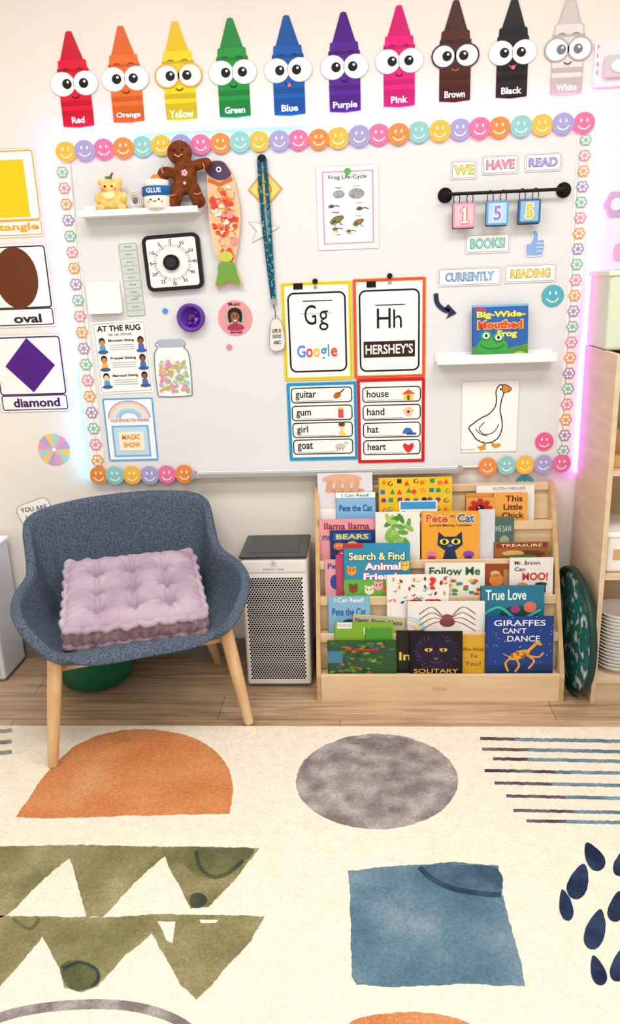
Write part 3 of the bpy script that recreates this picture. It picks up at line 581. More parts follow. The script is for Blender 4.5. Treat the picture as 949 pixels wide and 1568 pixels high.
for k,c in enumerate(['#f0bcc8','#f4dcae','#cfe3f0','#b0cfe8','#9cbfe4']): b.stroke(f,arc(200,640,30-k*4,24-k*3.6,180,360,14),3.6,M(c),.002+.0001*k)
b.stroke(f,arc(200,640,32,26,180,360,14),1,M('#5a98d0'),.0028)
b.text(f,'YOUR REWARD FOR WINNING',170,641,230,646,M('#c8507c'),.0022,.02); b.rect(f,171,651,228,700,M('#7fb2de'),.002); b.rect(f,174,654,225,697,M('#b7daf0'),.0024)
b.rect(f,181,661,219,690,M('#f4ecd0'),.004,.001,2); b.text(f,'MAGIC',186,665,214,673,M('#e0882c'),.0045,.03); b.text(f,'SHOW',187,677,213,685,M('#e0882c'),.0045,.03)
b.done()
b=B('round_magnet'); f=BL(253,476); b.ell2(f,253,476,4,4,M('#3f8fe0'),.006,.005); b.done()
b=B('round_magnet'); f=BL(351,531); b.ell2(f,351,531,4,4,M('#f2789a'),.006,.005); b.done()
b=B('round_magnet'); f=BL(209,450); b.ell2(f,209,451,3.5,3.5,M('#b9c9bf'),.006,.005); b.done()
b=B('purple_magnetic_cup'); f=BL(294,486)
c=f(294,486,0); s_=f.s; b.lathe(c,[(20*s_,0),(21*s_,.03),(19*s_,.034),(15*s_,.03),(14*s_,.006),(0,.004)],M('#5d34a0',.35),36,Matrix.Rotation(math.pi/2,3,'X'))
for k in range(9): b.ball(c+Vector((random.uniform(-9,9)*s_,-.012,random.uniform(-9,9)*s_)),.009,M(random.choice(['#5a2a9a','#8a5ac8','#4a2a6a'])))
b.done()
# photo badge with a smiling portrait
b=B('music_angel_photo_badge'); f=BL(360,487); b.ell2(f,360,487,26,27,M('#ec959f',.4),.002,.0015,36); b.ell2(f,360,488,17.5,18,M('#b9a39a',.4),.0028,0,30)
b.poly(f,cr([(347,503),(350,498),(357,495),(363,495),(370,498),(373,503),(366,506),(354,506)],4),M('#a82f52'),.0034)
b.poly(f,cr([(349,484),(351,475),(360,471),(369,475),(371,484),(369,494),(364,491),(356,491),(351,494)],4),M('#1d100c'),.0036)
b.rect(f,357.5,493,362.5,499,M('#7d4c30'),.0038); b.poly(f,cr([(353.5,484),(354.5,478),(360,476),(365.5,478),(366.5,484),(365,491),(360,496),(355,491)],4),M('#8f5a3a'),.0042)
b.poly(f,cr([(353,482),(354,476),(360,473.5),(366,476),(367,482),(362,478),(357,478)],4),M('#1d100c'),.0046)
for s_ in (-1,1): b.ell2(f,360+s_*2.8,484.5,1.1,.8,BK,.0048,0,8); b.stroke(f,[(360+s_*4.4,482.6),(360+s_*1.6,482.4)],.5,BK,.0048)
b.stroke(f,[(360,485),(359.4,488),(360.6,488.2)],.4,M('#5f3822'),.0048)
b.poly(f,[(356.8,489.8),(363.2,489.8),(360,492.6)],M('#f6f2ee'),.0048); b.text(f,'Music',351,463,369,468,BK,.003,.02); b.text(f,'Angel',351,506.5,369,512,BK,.0042,.02); b.done()
# ---------------- bookshelf
birch=MN('birch_ply','#d8bb93','#e3cba7',4,.45,0,200,(1,1,9),.3,.7); birchd=MN('birch_edge','#c09a6a','#cfae7e',30,.5)
gl_=G(486,1075);gr_=G(862,1075); X0,X1=gl_.x,gr_.x; FY=(gl_.y+gr_.y)/2; DF=-FY
b=B('book_display_shelf')
ztop=W(660,741,.05).z
prof=[(.02,0),(DF,0),(DF,.105),(DF-.012,.135)]+[(DF-.012-(DF-.1)*t,.135+(ztop-.165)*t) for t in (.25,.5,.75,1)]+[(.07,ztop),(.02,ztop)]
for x in (X0,X1-.016):
    k=len(prof); vs=[(x,-d,z) for d,z in prof]+[(x+.016,-d,z) for d,z in prof]
    b.mesh(vs,[tuple(range(k)),tuple(range(2*k-1,k-1,-1))],birch); b.mesh(vs,[(i,(i+1)%k,(i+1)%k+k,i+k) for i in range(k)],birchd)
RB=[800,857,912,968,1029]; RD=[DF-.29,DF-.23,DF-.17,DF-.11,DF-.05]; RZs=[W(670,v,d).z for v,d in zip(RB,RD)]
xi0,xi1=X0+.0162,X1-.0162
b.box((xi0,-DF+.002,.0),(xi1,-DF+.018,RZs[4]+.012),birch,.002)
b.box((xi0,-.036,.02),(xi1,-.022,ztop-.03),birch)
b.box((xi0,-.05,ztop-.035),(xi1,-.022,ztop-.005),birch,.003)
for i in range(5):
    z=RZs[i]; d=RD[i]
    b.box((xi0,-(d+.03 if i<4 else DF-.018),z-.014),(xi1,-(d-.032),z-.002),birch)
    if i<4:
        b.box((xi0,-(d+.042),z-.02),(xi1,-(d+.031),z+.014),birch,.001)
    zt=RZs[i-1]-.015 if i>0 else ztop-.03
    db=d-.032; dt=(RD[i-1]+.031) if i>0 else .03
    b.mesh([(xi0,-db,z),(xi1,-db,z),(xi1,-min(dt,db),zt),(xi0,-min(dt,db),zt)],[(0,1,2,3)],birch)
b.text(lambda a,c,o=0.:Vector((a,-DF+.0018-o,c)),'TECH',(X0+X1)/2-.028,.062,(X0+X1)/2+.028,.048,M('#b8935f'),.0003)
b.done()
# books
bk=B('picture_books')
def book(row,u0,v0,u1,col,layer=0,t=.007,rot=0,lean=.13,dz=0,v1=None):
    d=RD[row]+.004+layer*.010; vb=RB[row] if v1 is None else v1
    P0=W(u0,vb,d);P1=W(u1,vb,d)
    if v1 is None: P0.z=RZs[row]+.001
    U=Vector((0,math.sin(lean),math.cos(lean))); n=Vector((0,-math.cos(lean),math.sin(lean)))
    h=(hit((u0+u1)/2,v0,P0,n)-P0).dot(U)
    return bookframe(bk,P0,P1.x-P0.x,h,lean,t,dark(col,.95),rot)
def T(f,t,x0,y0,x1,y1,c,bold=.02,o=.0012,out=None): bk.text(f,t,x0,y0,x1,y1,M(c,.4),o,bold,M(out) if out else None,.012)
def E(f,x,y,rx,ry_,c,o=.0008,rot=0): bk.ell2(f,x,y,rx,ry_,M(c,.4),o,0,18,rot)
def Rc(f,x0,y0,x1,y1,c,o=.0006): bk.rect(f,x0,y0,x1,y1,M(c,.4),o)
def S(f,p,w,c,o=.0014): bk.stroke(f,p,w,M(c,.4),o)
# row 0
f=book(0,487,724,571,'#e4e2ea',0); E(f,.45,.12,.36,.10,'#d9a78c'); 
for k in range(4): E(f,.22+k*.16,.26,.06,.13,'#d39c7e',.0012,.2); 
E(f,.5,.34,.36,.05,'#c98f72'); Rc(f,0,.7,1,1,'#efebeb')
f=book(0,515,754,575,'#86bee6',1); T(f,'Pete the Cat',.08,.38,.92,.58,'#1d4f9a'); Rc(f,0,0,1,.16,'#f4f6f8'); T(f,'I Can Read!',.15,.04,.85,.13,'#555555',.01)
f=book(0,580,731,692,'#eec428',1)
cols=['#d8402f','#2270b6','#242424','#2f9050','#e0701f','#7f3090']
for i in range(9):
    for j in range(5):
        x=.07+i*.108+random.uniform(-.02,.02); y=.1+j*.2+random.uniform(-.03,.03); c=random.choice(cols); k=random.randint(0,3)
        if k==0: E(f,x,y,.035,.05,c)
        elif k==1: Rc(f,x-.03,y-.045,x+.03,y+.045,c,.0008)
        elif k==2: bk.poly(f,[(x,y-.06),(x+.035,y+.05),(x-.035,y+.05)],M(c),.0008)
        else: S(f,arc(x,y,.028,.04,0,300,8),.014,c,.0008)
Rc(f,.28,.5,.8,.95,'#f6f6f2',.002); Rc(f,.3,.52,.78,.68,'#3f9ad8',.0024); T(f,'Treasure Hunt',.32,.72,.76,.86,'#222222',.02,.003)
f=book(0,728,743,817,'#f0ece8',0); T(f,'RUTH HELLER',.3,.05,.85,.12,'#888888',.0)
f=book(0,712,755,800,'#dd9236',1)
f=book(0,755,755,807,'#eaa94e',2); T(f,'This',.35,.08,.85,.28,'#5a2312'); T(f,'Little',.3,.36,.85,.56,'#5a2312'); T(f,'Chick',.25,.64,.9,.84,'#5a2312')
f=book(0,713,762,757,'#e0a050',2.2); E(f,.5,.4,.3,.26,'#b9281f')
for k in range(8): E(f,.5+.32*math.cos(k*.785),.4+.28*math.sin(k*.785),.1,.09,'#b9281f',.0009)
E(f,.5,.4,.14,.13,'#2a1a1a',.0016); E(f,.45,.37,.04,.03,'#f0e0c0',.002)
# row 1
f=book(1,489,795,575,'#ec9fac',0); T(f,'llama llama',.1,.08,.9,.24,'#8a2a48'); T(f,'me',.06,.38,.22,.5,'#3a5aa0')
f=book(1,506,812,574,'#20376f',1); Rc(f,.08,.08,.92,.32,'#2f5fae',.0007); T(f,'BEARS',.14,.12,.86,.28,'#f0e050')
for x,y,c in ((.2,.5,'#e0743a'),(.5,.46,'#e8c23a'),(.8,.52,'#3a9a8a'),(.3,.75,'#c84a6a'),(.65,.74,'#6aa84a')): E(f,x,y,.13,.12,c,.001); E(f,x-.04,y-.03,.02,.02,'#ffffff',.0014); E(f,x+.04,y-.03,.02,.02,'#ffffff',.0014)
f=book(1,575,784,643,'#f2f0e8',1.4)
for k in range(22): E(f,random.uniform(.25,.78),random.uniform(.12,.6),.12,.05,random.choice(['#5fa23e','#7fbf4c','#3f8636','#a0c860']),.0007+.00004*k,random.random()*3)
E(f,.4,.75,.12,.09,'#5fa23e'); E(f,.55,.8,.1,.07,'#4a9440'); T(f,'Caterpillar',.2,.9,.8,.96,'#3a7a3a',.0)
f=book(1,732,780,757,'#d8dae2',.6); f=book(1,750,792,786,'#4e6c64',.2); T(f,'WE SAW',.2,.2,.9,.34,'#c8d8d0',.0); E(f,.6,.55,.2,.12,'#8aa07a')
f=book(1,645,783,733,'#eca836',2)
T(f,'Pete',.08,.05,.46,.22,'#d83e22',.03,.0014,'#fff3c8'); T(f,'the',.50,.06,.58,.12,'#3a5aa0',.02); T(f,'Cat',.62,.05,.92,.22,'#2f60ae',.03,.0014,'#fff3c8'); T(f,'and the Missing Cupcakes',.14,.25,.86,.31,'#3a2a1a',.01)
bk.poly(f,[(.3,.40),(.4,.5),(.6,.5),(.7,.40),(.72,.66),(.6,.77),(.4,.77),(.28,.66)],M('#1a2b55'),.001); 
for x in (.4,.6): E(f,x,.60,.08,.06,'#f0dc3a',.0016); E(f,x,.60,.035,.045,'#151515',.002)
bk.poly(f,[(.42,.77),(.58,.77),(.64,1),(.36,1)],M('#1a2b55'),.001); E(f,.18,.86,.1,.07,'#e07098'); E(f,.18,.93,.07,.05,'#7a4a2a'); E(f,.82,.86,.1,.07,'#7c40b8'); E(f,.82,.93,.07,.05,'#7a4a2a'); E(f,.5,.68,.05,.03,'#5a70a8',.002)
f=book(1,756,830,840,'#9a6232',1.2); Rc(f,.04,.06,.96,.3,'#7c2f22',.0008); T(f,'TREASURE',.12,.1,.88,.26,'#f0d8a0',.01); E(f,.65,.68,.28,.22,'#6a3a1a'); E(f,.35,.62,.2,.16,'#d8a860',.001); E(f,.5,.8,.3,.1,'#4f6f3c',.0012)
# row 2
f=book(2,498,857,530,'#e8a4ac',0); T(f,'Pete',.15,.1,.85,.24,'#2a4a9a'); E(f,.5,.6,.25,.2,'#2a4a9a'); f=book(2,515,850,545,'#c04a64',.5)
f=book(2,527,832,628,'#2f94bc',1.6); Rc(f,0,.66,1,1,'#61ae40'); T(f,'Search & Find',.08,.16,.92,.3,'#f8f0a0',.02,.0014,'#1f5a8a'); T(f,'Animal',.32,.35,.86,.48,'#ffffff',.03,.002,'#d83f72'); T(f,'Friends',.3,.54,.88,.66,'#ffffff',.03,.002,'#d83f72')
Rc(f,0,0,.3,.08,'#c0281f',.001)
for x,y,c in ((.12,.5,'#e8923a'),(.14,.82,'#80502f'),(.38,.86,'#ece0c8'),(.66,.85,'#e0703f'),(.9,.78,'#60407f'),(.92,.42,'#e8c84a'),(.52,.78,'#f0a0b0')):
    E(f,x,y,.07,.08,c,.0016); E(f,x-.05,y-.07,.022,.028,c,.0016); E(f,x+.05,y-.07,.022,.028,c,.0016)
    E(f,x-.025,y-.02,.011,.013,'#151515',.002); E(f,x+.025,y-.02,.011,.013,'#151515',.002)
f=book(2,650,862,742,'#efeee4',1); T(f,'Follow Me',.08,.12,.92,.36,'#1a5c34',.02)
for k in range(30): E(f,random.uniform(.05,.95),random.uniform(.5,.95),.05,.045,random.choice(['#d8b52f','#2f9494','#c84f2f','#4f8e40','#c85f8f']),.0007+.00003*k,random.random()*3)
f=book(2,741,864,778,'#9a4523',.2); E(f,.5,.5,.3,.2,'#e0853a'); E(f,.45,.3,.2,.1,'#d8b070'); f=book(2,770,872,790,'#b48050',.4)
f=book(2,779,854,846,'#f0ede6',1.4); T(f,'Mr. Brown',.12,.08,.7,.18,'#333333',.01); T(f,'Can',.12,.24,.36,.34,'#333333',.01); T(f,'MOO!',.3,.38,.88,.58,'#c82c32',.03); E(f,.3,.75,.15,.12,'#d8964f'); Rc(f,.62,.68,.84,.9,'#3a3a3a'); E(f,.73,.68,.14,.05,'#3a3a3a',.0012)
# row 3
f=book(3,503,913,567,'#86bedf',0); T(f,'Pete the Cat',.1,.32,.9,.52,'#2a5aa8'); T(f,'I Can Read!',.15,.04,.85,.16,'#ffffff',.01); E(f,.5,.8,.2,.18,'#20386a')
f=book(3,592,880,687,'#f5f2ee',0,)
for k in range(40):
    x=random.uniform(.05,.95);y=random.uniform(.04,.55);c=random.choice(['#cf3030','#3450a6','#dc9430','#309050','#80301f']); 
    if k%2: E(f,x,y,.035,.02,c,.0007+.00002*k,random.random()*3)
    else: S(f,[(x-.03,y),(x,y+.02),(x+.03,y-.02)],.014,c,.0007+.00002*k)
T(f,'?',.68,.04,.8,.26,'#d8362f',.04); T(f,'OVER',.35,.42,.92,.58,'#cf2a28',.03); 
f=book(3,735,897,832,'#207a98',.8); T(f,'True Love',.08,.08,.72,.3,'#dff4ea'); E(f,.6,.62,.3,.2,'#194f40'); E(f,.78,.45,.1,.12,'#dc7060',.0012); E(f,.28,.78,.2,.12,'#30a08c',.0012); E(f,.55,.5,.08,.08,'#a8407c',.0016)
S(f,cr([(.05,.6),(.3,.45),(.6,.7),(.95,.5)],5,False),.05,'#4fb8b0',.0018)
f=book(3,538,940,618,'#cec4a2',1,.007,-.09); T(f,'Nests, Nests, Nests',.05,.15,.95,.4,'#4a3a2a',.01); 
f=book(3,623,921,742,'#f2efec',2)
E(f,.52,.48,.07,.10,'#8a4a42',.0016); E(f,.52,.62,.10,.14,'#7a4038',.0012)
for k in range(4):
    for s_ in (-1,1):
        yy=.22+.17*k; bk.stroke(f,cr([(.52+s_*.06,.45+.04*k),(.52+s_*.20,yy-.06),(.52+s_*.36,yy+.16)],4,False),.018,M('#90504a'),.001)
T(f,'spider',.06,.85,.3,.93,'#777777',.0); 
for k,c in enumerate(('#f0b0b0','#f0d890','#a8d8b0','#a8c8ee')): S(f,arc(0,1.0,.14+.035*k,.3+.08*k,270,360,8),.03,c,.0007)
# row 4
f=book(4,513,953,603,'#83b236',0); T(f,'Nature',.5,.1,.92,.24,'#e8f4c8'); Rc(f,.05,.0,.3,.12,'#f2f2f2',.001)
for k in range(12): Rc(f,.06+k*.02,.02,.065+k*.02,.09,'#222222',.0014)
f=book(4,560,962,600,'#4f9a34',.4); f=book(4,607,966,650,'#222219',.3); T(f,'In',.1,.5,.5,.7,'#e8c83a')
f=book(4,502,981,607,'#345a34',1.6)
for k in range(56):
    x=random.uniform(.05,.95);y=random.uniform(.06,.95); E(f,x,y,.05,.035,random.choice(['#5f8c32','#244224','#7c9a40','#4f7032','#2f5f7a','#8a6a3a']),.0007+.00003*k,random.random()*3)
Rc(f,.25,.24,.75,.3,'#c0281f',.0026); Rc(f,.0,.3,.22,.65,'#4a7c9c',.0026)
f=book(4,704,974,742,'#dba92f',.6); T(f,'Who Wants',.1,.3,.95,.4,'#5a3a1a',.0); T(f,'To',.4,.48,.7,.58,'#5a3a1a',.0); T(f,'You?',.2,.68,.85,.8,'#5a3a1a',.0)
f=book(4,627,967,708,'#120e17',1.8)
bk.poly(f,cr([(.2,.12),(.3,.2),(.5,.16),(.7,.2),(.8,.12),(.86,.35),(.82,.6),(.66,.8),(.5,.84),(.34,.8),(.18,.6),(.14,.35)],3),M('#20162c'),.0008)
for k in range(34):
    a=k*6.283/34; r1=random.uniform(.30,.36); bk.stroke(f,[(.5+r1*math.cos(a),.48+r1*math.sin(a)),(.5+(r1+.09)*math.cos(a+.1),.48+(r1+.09)*math.sin(a+.1))],.010,M(random.choice(['#6a2f8c','#8a4ab0','#4a2a6a'])),.0012)
for x in (.36,.64): E(f,x,.42,.075,.045,'#e0ae30',.0016); E(f,x,.42,.018,.04,'#111111',.002)
bk.poly(f,[(.44,.6),(.56,.6),(.5,.67)],M('#8a4a70'),.0016); S(f,arc(.5,.66,.1,.06,10,170),.010,'#8a4a7a',.0016); S(f,[(.42,.3),(.46,.55)],.012,'#4a2f66'); S(f,[(.58,.3),(.54,.55)],.012,'#4a2f66')
T(f,'SOLITARY',.08,.86,.92,.96,'#e0b836',.01,.002)
f=book(4,743,944,846,'#1c3f8e',1.6); T(f,'GIRAFFES',.12,.06,.88,.16,'#e8ecf8',.01); T(f,'CAN’T',.25,.2,.6,.29,'#e8ecf8',.01); T(f,'DANCE',.32,.33,.8,.43,'#e8ecf8',.01)
Rc(f,0,.84,1,1,'#14315c',.0007)
for k in range(40): E(f,random.random(),random.uniform(0,.95),.006,.006,'#f6eec0',.0007)
gy='#e09f30'; E(f,.5,.66,.17,.07,gy,.0016,-.4)
for p,w_ in (([(.6,.62),(.68,.54),(.74,.47)],.05),([(.4,.7),(.3,.8),(.34,.95)],.03),([(.45,.72),(.5,.84),(.44,.96)],.03),([(.6,.66),(.72,.76),(.64,.9)],.03),([(.6,.66),(.78,.7),(.86,.62)],.03),([(.36,.7),(.26,.64)],.015)): bk.stroke(f,cr(p,4,False) if len(p)>2 else p,w_,M(gy,.4),.0015)
E(f,.78,.46,.06,.03,gy,.002,.5)
for k in range(16): E(f,.5+random.uniform(-.13,.13),.66+random.uniform(-.04,.04),.016,.014,'#9c581f',.0022)
bk.done()
# ---------------- air purifier
A=G(380,1053);C=G(477,1053); fy=(A.y+C.y)/2; zt=W(424,852,-fy).z
b=B('air_purifier'); pw=M('#e2e0dd',.35)
b.box((A.x,fy,.012),(C.x,-.03,zt-.012),pw,.012,4); b.box((A.x+.015,fy+.015,.0),(C.x-.015,-.05,.014),M('#555555'))
b.box((A.x-.003,fy-.003,zt-.010),(C.x+.003,-.028,zt+.004),M('#36383b',.25),.006,3)
b.box((A.x+.03,fy+.03,zt+.0035),(C.x-.03,-.06,zt+.0055),M('#2a2c2e',.2),.0008,1)
fx=lambda x,y,o=0.:Vector((x,fy-.0006-o,y))
w=C.x-A.x; zb=zt-.065
b.rect(fx,A.x+.004,zb-.002,C.x-.004,zb,M('#99968f'),.0002)
b.rect(fx,A.x+.012,.035,C.x-.012,zb-.012,M('#e9e7e4',.4),.001,.001,.01)
sp=.0105; n1=int((w-.034)/sp); n2=int((zb-.060)/(sp*.87))
for j in range(n2):
    for i in range(n1):
        x=A.x+.020+i*sp+(sp/2 if j%2 else 0); y=.044+j*sp*.87; b.ell2(fx,x,y,.0045,.0045,M('#0c0c0c',spec=.1),.0014,0,8)
cx=(A.x+C.x)/2
b.text(fx,'PURIFY AIR',cx-.040,zb+.016,cx+.040,zb+.009,M('#777777'),.001,.0)
b.stroke(fx,el(cx,zb+.036,.011,.011,16),.0015,GY,.001,True); b.poly(fx,[(cx-.004,zb+.030),(cx+.006,zb+.036),(cx-.004,zb+.042)],GY,.001)
b.done()
# ---------------- armchair
FL,FR,BR=G(82,1180),G(383,1114),G(333,1012)
BLp=FL+(BR-FR); ctr=(FL+FR+BR+BLp)/4; ctr.z=0
ang=math.atan2(FR.y-FL.y,FR.x-FL.x); hw=(FR-FL).length/2; hd=min((BR-FR).length/2,.27)
e=empty('armchair',ctr); MT=Matrix.Translation(ctr)@Matrix.Rotation(ang,4,'Z')
rim=[(0,-.30,.372),(.18,-.30,.375),(.285,-.275,.41),(.36,-.23,.495),(.398,-.155,.550),(.392,-.03,.570),(.345,.075,.60),(.34,.16,.69),(.33,.235,.768),(.18,.30,.788),(0,.315,.793)]
bas=[(0,-.275,.405),(.17,-.275,.405),(.24,-.245,.395),(.27,-.18,.388),(.275,-.1,.382),(.275,0,.378),(.275,.09,.374),(.255,.16,.372),(.2,.195,.37),(.1,.21,.37),(0,.215,.37)]
def loop(h): return cr(h+[(-x,y,z) for x,y,z in h[-2:0:-1]],3)
RL,BLo=loop(rim),loop(bas); K=len(RL)
vs=[(0,-.03,.362)]; fs=[]
def ring(fn):
    for i in range(K): vs.append(fn(Vector(BLo[i]),Vector(RL[i])))
for t in (.3,.6,.85): ring(lambda Bp,Rp:tuple(Vector((0,-.03,.362)).lerp(Bp,t)))
for t in (0,.15,.3,.45,.6,.75,.9,1.0):
    def fn(Bp,Rp,t=t):
        a=math.sin(t*math.pi/2)*.75+t*.25; c=(1-math.cos(t*math.pi/2))*.7+t*.3; q=Bp.lerp(Rp,a); q.z=Bp.z+(Rp.z-Bp.z)*c; return tuple(q)
    ring(fn)
for i in range(K): fs.append((0,1+i,1+(i+1)%K))
nr=11
for r_ in range(nr-1):
    for i in range(K): fs.append((1+r_*K+i,1+r_*K+(i+1)%K,1+(r_+1)*K+(i+1)%K,1+(r_+1)*K+i))
fab=MN('blue_grey_fabric','#3b4756','#626f80',200,.95,.7,330,detail=3,lo=.38,hi=.62)
me=bpy.data.meshes.new('shell'); me.from_pydata([tuple((MT@Vector(v))-ctr) for v in vs],[],fs); me.materials.append(fab)
for p in me.polygons: p.use_smooth=True
o=link(bpy.data.objects.new('shell',me)); o.parent=e
bm=bmesh.new(); bm.from_mesh(me); bmesh.ops.recalc_face_normals(bm,faces=bm.faces[:]); bm.to_mesh(me); bm.free()
md=o.modifiers.new('so','SOLIDIFY'); md.thickness=.036; md.offset=0
md=o.modifiers.new('ss','SUBSURF'); md.levels=1; md.render_levels=1
legm=MN('beech_leg','#cda272','#dfbf94',6,.45,0,200,(4,4,1),.3,.7)
b=B('legs',e); b.T=MT
for sx in (-1,1):
    for sy,tp in ((-1,(sx*.290,-.225,.40)),(1,(sx*.25,.16,.36))):
        ft=(sx*hw,sy*hd,.0135 if sy<0 else .0005); tpv=Vector(tp); fv=Vector(ft)
        b.tube([tpv,tpv.lerp(fv,.4),tpv.lerp(fv,.97),fv],[.025,.024,.018,.016],legm,14)
    b.tube([(sx*.29,-.22,.33),(sx*.255,.16,.33)],.014,legm,10)
b.tube([(-.29,-.19,.335),(.29,-.19,.335)],.014,legm,10); b.tube([(-.25,.15,.335),(.25,.15,.335)],.014,legm,10)
b.done()
b=B('seat_pad',e); b.T=MT@Matrix.Translation((0,-.065,.396))@Matrix.Rotation(math.radians(5),4,'X')
b.lathe((0,0,0),[(0,.0),(.2,.0),(.245,.010),(.245,.024),(.2,.032),(0,.034)],MN('teal_pad','#4f6a76','#6b8592',200,.95,.4,400),40); b.done()
# cushion
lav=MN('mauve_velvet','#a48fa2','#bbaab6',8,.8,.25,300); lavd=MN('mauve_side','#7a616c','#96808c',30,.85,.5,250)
b=B('tufted_seat_cushion'); b.T=MT@Matrix.Translation((-.0,-.055,.490))@Matrix.Rotation(math.radians(11),4,'X')@Matrix.Rotation(math.radians(-5),4,'Z')
S_,T2=.235,.034; n=96
tufts=[(i*.52,j*.52) for i in (-1,0,1) for j in (-1,0,1)]
def sag(u,v): return .012*(u*u*v*v)-.010*(1-u*u)*(1-v*v)+.004*math.sin(3.1*u+1.2)+.004*math.sin(2.7*v+.5*u)
def top(u,v):
    z=T2+.050*((1-u**6)*(1-v**6))**.7
    for a,c in tufts:
        du,dv=u-a,v-c; d2=du*du+dv*dv; th=math.atan2(dv,du)
        z-=.040*math.exp(-d2/.005)+.030*math.exp(-d2/.035)+.0045*math.cos(9*th+a*5)*math.exp(-((d2**.5-.15)/.09)**2)
    for a in (-.52,0,.52):
        z-=.010*math.exp(-((u-a)/.03)**2)*(1-v**8)+.010*math.exp(-((v-a)/.03)**2)*(1-u**8)
    e_=max(abs(u),abs(v)); s2=u if abs(v)>abs(u) else v
    z+=.0035*math.sin(s2*34)*math.exp(-((1-e_)/.12)**2)
    return z
vs=[];fs=[]
for sg in (1,-1):
    o0=len(vs)
    for j in range(n+1):
        for i in range(n+1):
            u=-1+2*i/n; v=-1+2*j/n; vs.append((u*S_,v*S_*.93,sg*(top(u,v) if sg>0 else T2)+sag(u,v)))
    for j in range(n):
        for i in range(n): fs.append((o0+j*(n+1)+i,o0+j*(n+1)+i+1,o0+(j+1)*(n+1)+i+1,o0+(j+1)*(n+1)+i))
b.mesh(vs,fs,lav,True)
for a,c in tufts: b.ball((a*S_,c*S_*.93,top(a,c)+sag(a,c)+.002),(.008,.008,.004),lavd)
def sq(N=160,rc=.04):
    P=rr(-S_,-S_*.93,S_,S_*.93,rc,8); P=P+[P[0]]
    Ls=[0]
    for i in range(len(P)-1): Ls.append(Ls[-1]+math.hypot(P[i+1][0]-P[i][0],P[i+1][1]-P[i][1]))
    out=[]
    for q in range(N):
        l=Ls[-1]*q/N; i=max(j for j in range(len(Ls)-1) if Ls[j]<=l); t=(l-Ls[i])/(Ls[i+1]-Ls[i]); out.append((P[i][0]+(P[i+1][0]-P[i][0])*t,P[i][1]+(P[i+1][1]-P[i][1])*t))
    return out
P=sq(336,.022)
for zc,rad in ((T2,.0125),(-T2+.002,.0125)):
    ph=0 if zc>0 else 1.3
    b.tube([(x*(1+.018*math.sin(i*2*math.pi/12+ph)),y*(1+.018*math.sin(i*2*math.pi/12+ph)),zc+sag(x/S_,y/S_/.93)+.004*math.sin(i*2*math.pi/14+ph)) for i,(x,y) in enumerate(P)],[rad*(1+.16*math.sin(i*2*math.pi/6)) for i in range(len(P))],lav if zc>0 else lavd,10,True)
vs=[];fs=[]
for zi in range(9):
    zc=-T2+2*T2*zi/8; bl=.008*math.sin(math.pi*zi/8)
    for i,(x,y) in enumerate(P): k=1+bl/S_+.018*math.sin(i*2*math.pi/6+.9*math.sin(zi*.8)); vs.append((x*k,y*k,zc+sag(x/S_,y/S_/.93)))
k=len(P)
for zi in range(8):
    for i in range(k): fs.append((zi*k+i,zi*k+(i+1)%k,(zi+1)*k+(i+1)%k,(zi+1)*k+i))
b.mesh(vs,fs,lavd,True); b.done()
# green tub
b=B('green_floor_tub'); p=G(160,1035); c=(p.x-.02,-.20,0)
b.lathe(c,[(0,.001),(.11,.001),(.14,.02),(.175,.12),(.185,.2),(.19,.205),(.18,.205),(.165,.12),(.12,.03),(0,.02)],M('#14684a',.4),40); b.done()
# white drawer left
p=G(10,1045); b=B('white_storage_drawers'); zt=W(5,852,-p.y).z
b.box((p.x-.45,p.y,.01),(p.x,-.03,zt),M('#dfe0e2',.4),.012,3); b.box((p.x-.46,p.y-.006,zt),(p.x+.006,-.025,zt+.02),WH,.006,3)
for k in range(3): z0=.03+k*(zt-.03)/3; b.box((p.x-.43,p.y-.008,z0),(p.x-.02,p.y,z0+(zt-.03)/3-.02),M('#d5dade',.3),.006,3); b.box((p.x-.27,p.y-.018,z0+.09),(p.x-.18,p.y-.008,z0+.105),WH,.004)
for sx in (-.42,-.03): b.box((p.x+sx-.015,p.y+.02,0),(p.x+sx+.015,-.05,.012),GY)
b.done()
# ---------------- cabinet right
p=G(903,1077); cx=p.x; cd=-p.y; ch=W(908,527,.0).z; cr_x=cx+.85
b=B('wooden_storage_cabinet'); cb=MN('cabinet_birch','#d4b998','#dfcaae',4,.4,0,200,(1,1,9),.3,.7)
b.box((cx,-cd,0),(cx+.018,-.012,ch),cb,.002); b.box((cr_x-.018,-cd,0),(cr_x,-.012,ch),cb,.002); b.box((cx+.018,-.03,0),(cr_x-.018,-.012,ch),cb)
sh=[.10,W(940,882,cd).z,W(945,722,cd).z,ch-.018]
for z in sh: b.box((cx+.018,-cd+.004,z-.018),(cr_x-.018,-.03,z),cb,.001)
b.box((cx+.018,-cd+.02,0),(cr_x-.018,-cd+.035,.08),cb)
b.done()
b=B('paper_bowl_stack')
for k in range(16): b.lathe((cx+.12,-cd+.11,sh[0]+.002+k*.014),[(0,0),(.05,0),(.085,.03),(.09,.03),(.052,-.002)],M('#ece9e4',.5),28)
b.done()
b=B('white_storage_bin')
b.box((cx+.026,-cd+.03,sh[1]+.001),(cx+.22,-cd+.24,sh[1]+.14),M('#ece9e5'),.012); b.box((cx+.022,-cd+.025,sh[1]+.135),(cx+.225,-cd+.245,sh[1]+.155),WH,.006)
b.box((cx+.05,-cd+.0285,sh[1]+.05),(cx+.11,-cd+.031,sh[1]+.09),M('#c9a86a')); b.done()
b=B('wooden_toy_blocks')
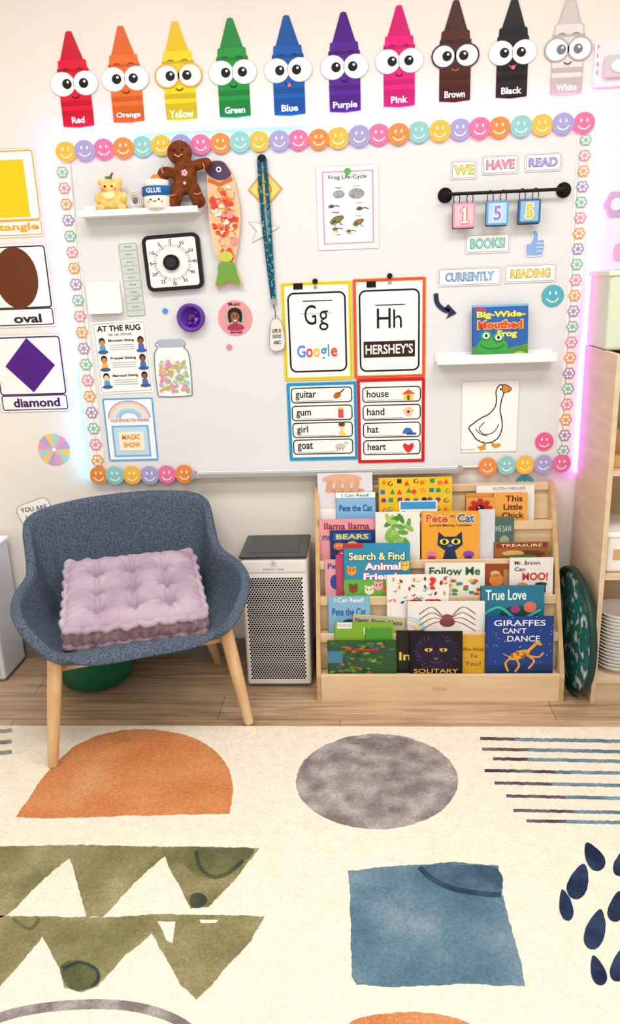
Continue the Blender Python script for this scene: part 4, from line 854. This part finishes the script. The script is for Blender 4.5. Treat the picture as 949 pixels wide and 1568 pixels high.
for k in range(5): b.box((cx+.03+k*.05,-cd+.05,sh[2]+.001),(cx+.07+k*.05,-cd+.09,sh[2]+.04+.02*(k%2)),M(['#d7a468','#c9944f','#e0b880'][k%3]),.003)
b.box((cx+.03,-cd+.12,sh[2]+.001),(cx+.3,-cd+.22,sh[2]+.12),M('#b98d5f'),.004); b.done()
b=B('pale_green_bin')
hh=W(905,414,.02).z
b.box((cx+.0,-.26,ch+.001),(cx+.42,-.03,hh),M('#cddac0',.4),.012,3); b.box((cx-.006,-.266,hh-.02),(cx+.426,-.024,hh),M('#d9e4ce',.4),.005,3); b.done()
# round tray
b=B('round_floral_tray'); rad=.245
tp=MN('teal_floral','#1f7a74','#cfe4da',22,.5,c3='#1a5c5a',lo=.42,hi=.62)
rot=Matrix.Rotation(math.radians(3),3,'Z')@Matrix.Rotation(math.radians(-90),3,'Y')
xx=(X1+cx)/2+.006
ctrp=Vector((xx,-.27,rad+.002))
b.lathe(ctrp,[(0,-.012),(rad-.02,-.012),(rad,-.004),(rad,.018),(rad-.010,.020),(rad-.018,.0)],M('#12382f',.4),48,rot)
b.lathe(ctrp,[(rad-.018,.0),(0,.0)],tp,48,rot)
b.done()
# ---------------- lights & world
for i,(x,y) in enumerate(((-.9,-1.5),(.9,-1.5),(-.9,-3.6),(.9,-3.6))):
    e=empty('ceiling_light',Vector((x,y,ZC-.03)))
    b=B('frame',e); b.box((x-.62,y-.32,ZC-.035),(x+.62,y+.32,ZC-.001),M('#f0f0f0',.5),.004); b.done()
    l=bpy.data.lights.new('panel','AREA'); l.shape='RECTANGLE'; l.size=1.2; l.size_y=.6; l.energy=29.5; l.color=(1,.975,.93)
    lo=link(bpy.data.objects.new('panel',l)); lo.parent=e; lo.location=(0,0,-.01)
w=bpy.data.worlds.new('world'); bpy.context.scene.world=w; w.use_nodes=True
w.node_tree.nodes['Background'].inputs[0].default_value=(1,.985,.965,1); w.node_tree.nodes['Background'].inputs[1].default_value=.62
sc=bpy.context.scene; sc.view_settings.view_transform='Standard'; sc.view_settings.look='None'; sc.view_settings.exposure=0
cd_=bpy.data.cameras.new('camera'); cd_.sensor_fit='VERTICAL'; cd_.sensor_height=24; cd_.lens=24*F/IH
co=link(bpy.data.objects.new('camera',cd_)); co.location=CAM; co.rotation_euler=R.to_euler(); sc.camera=co
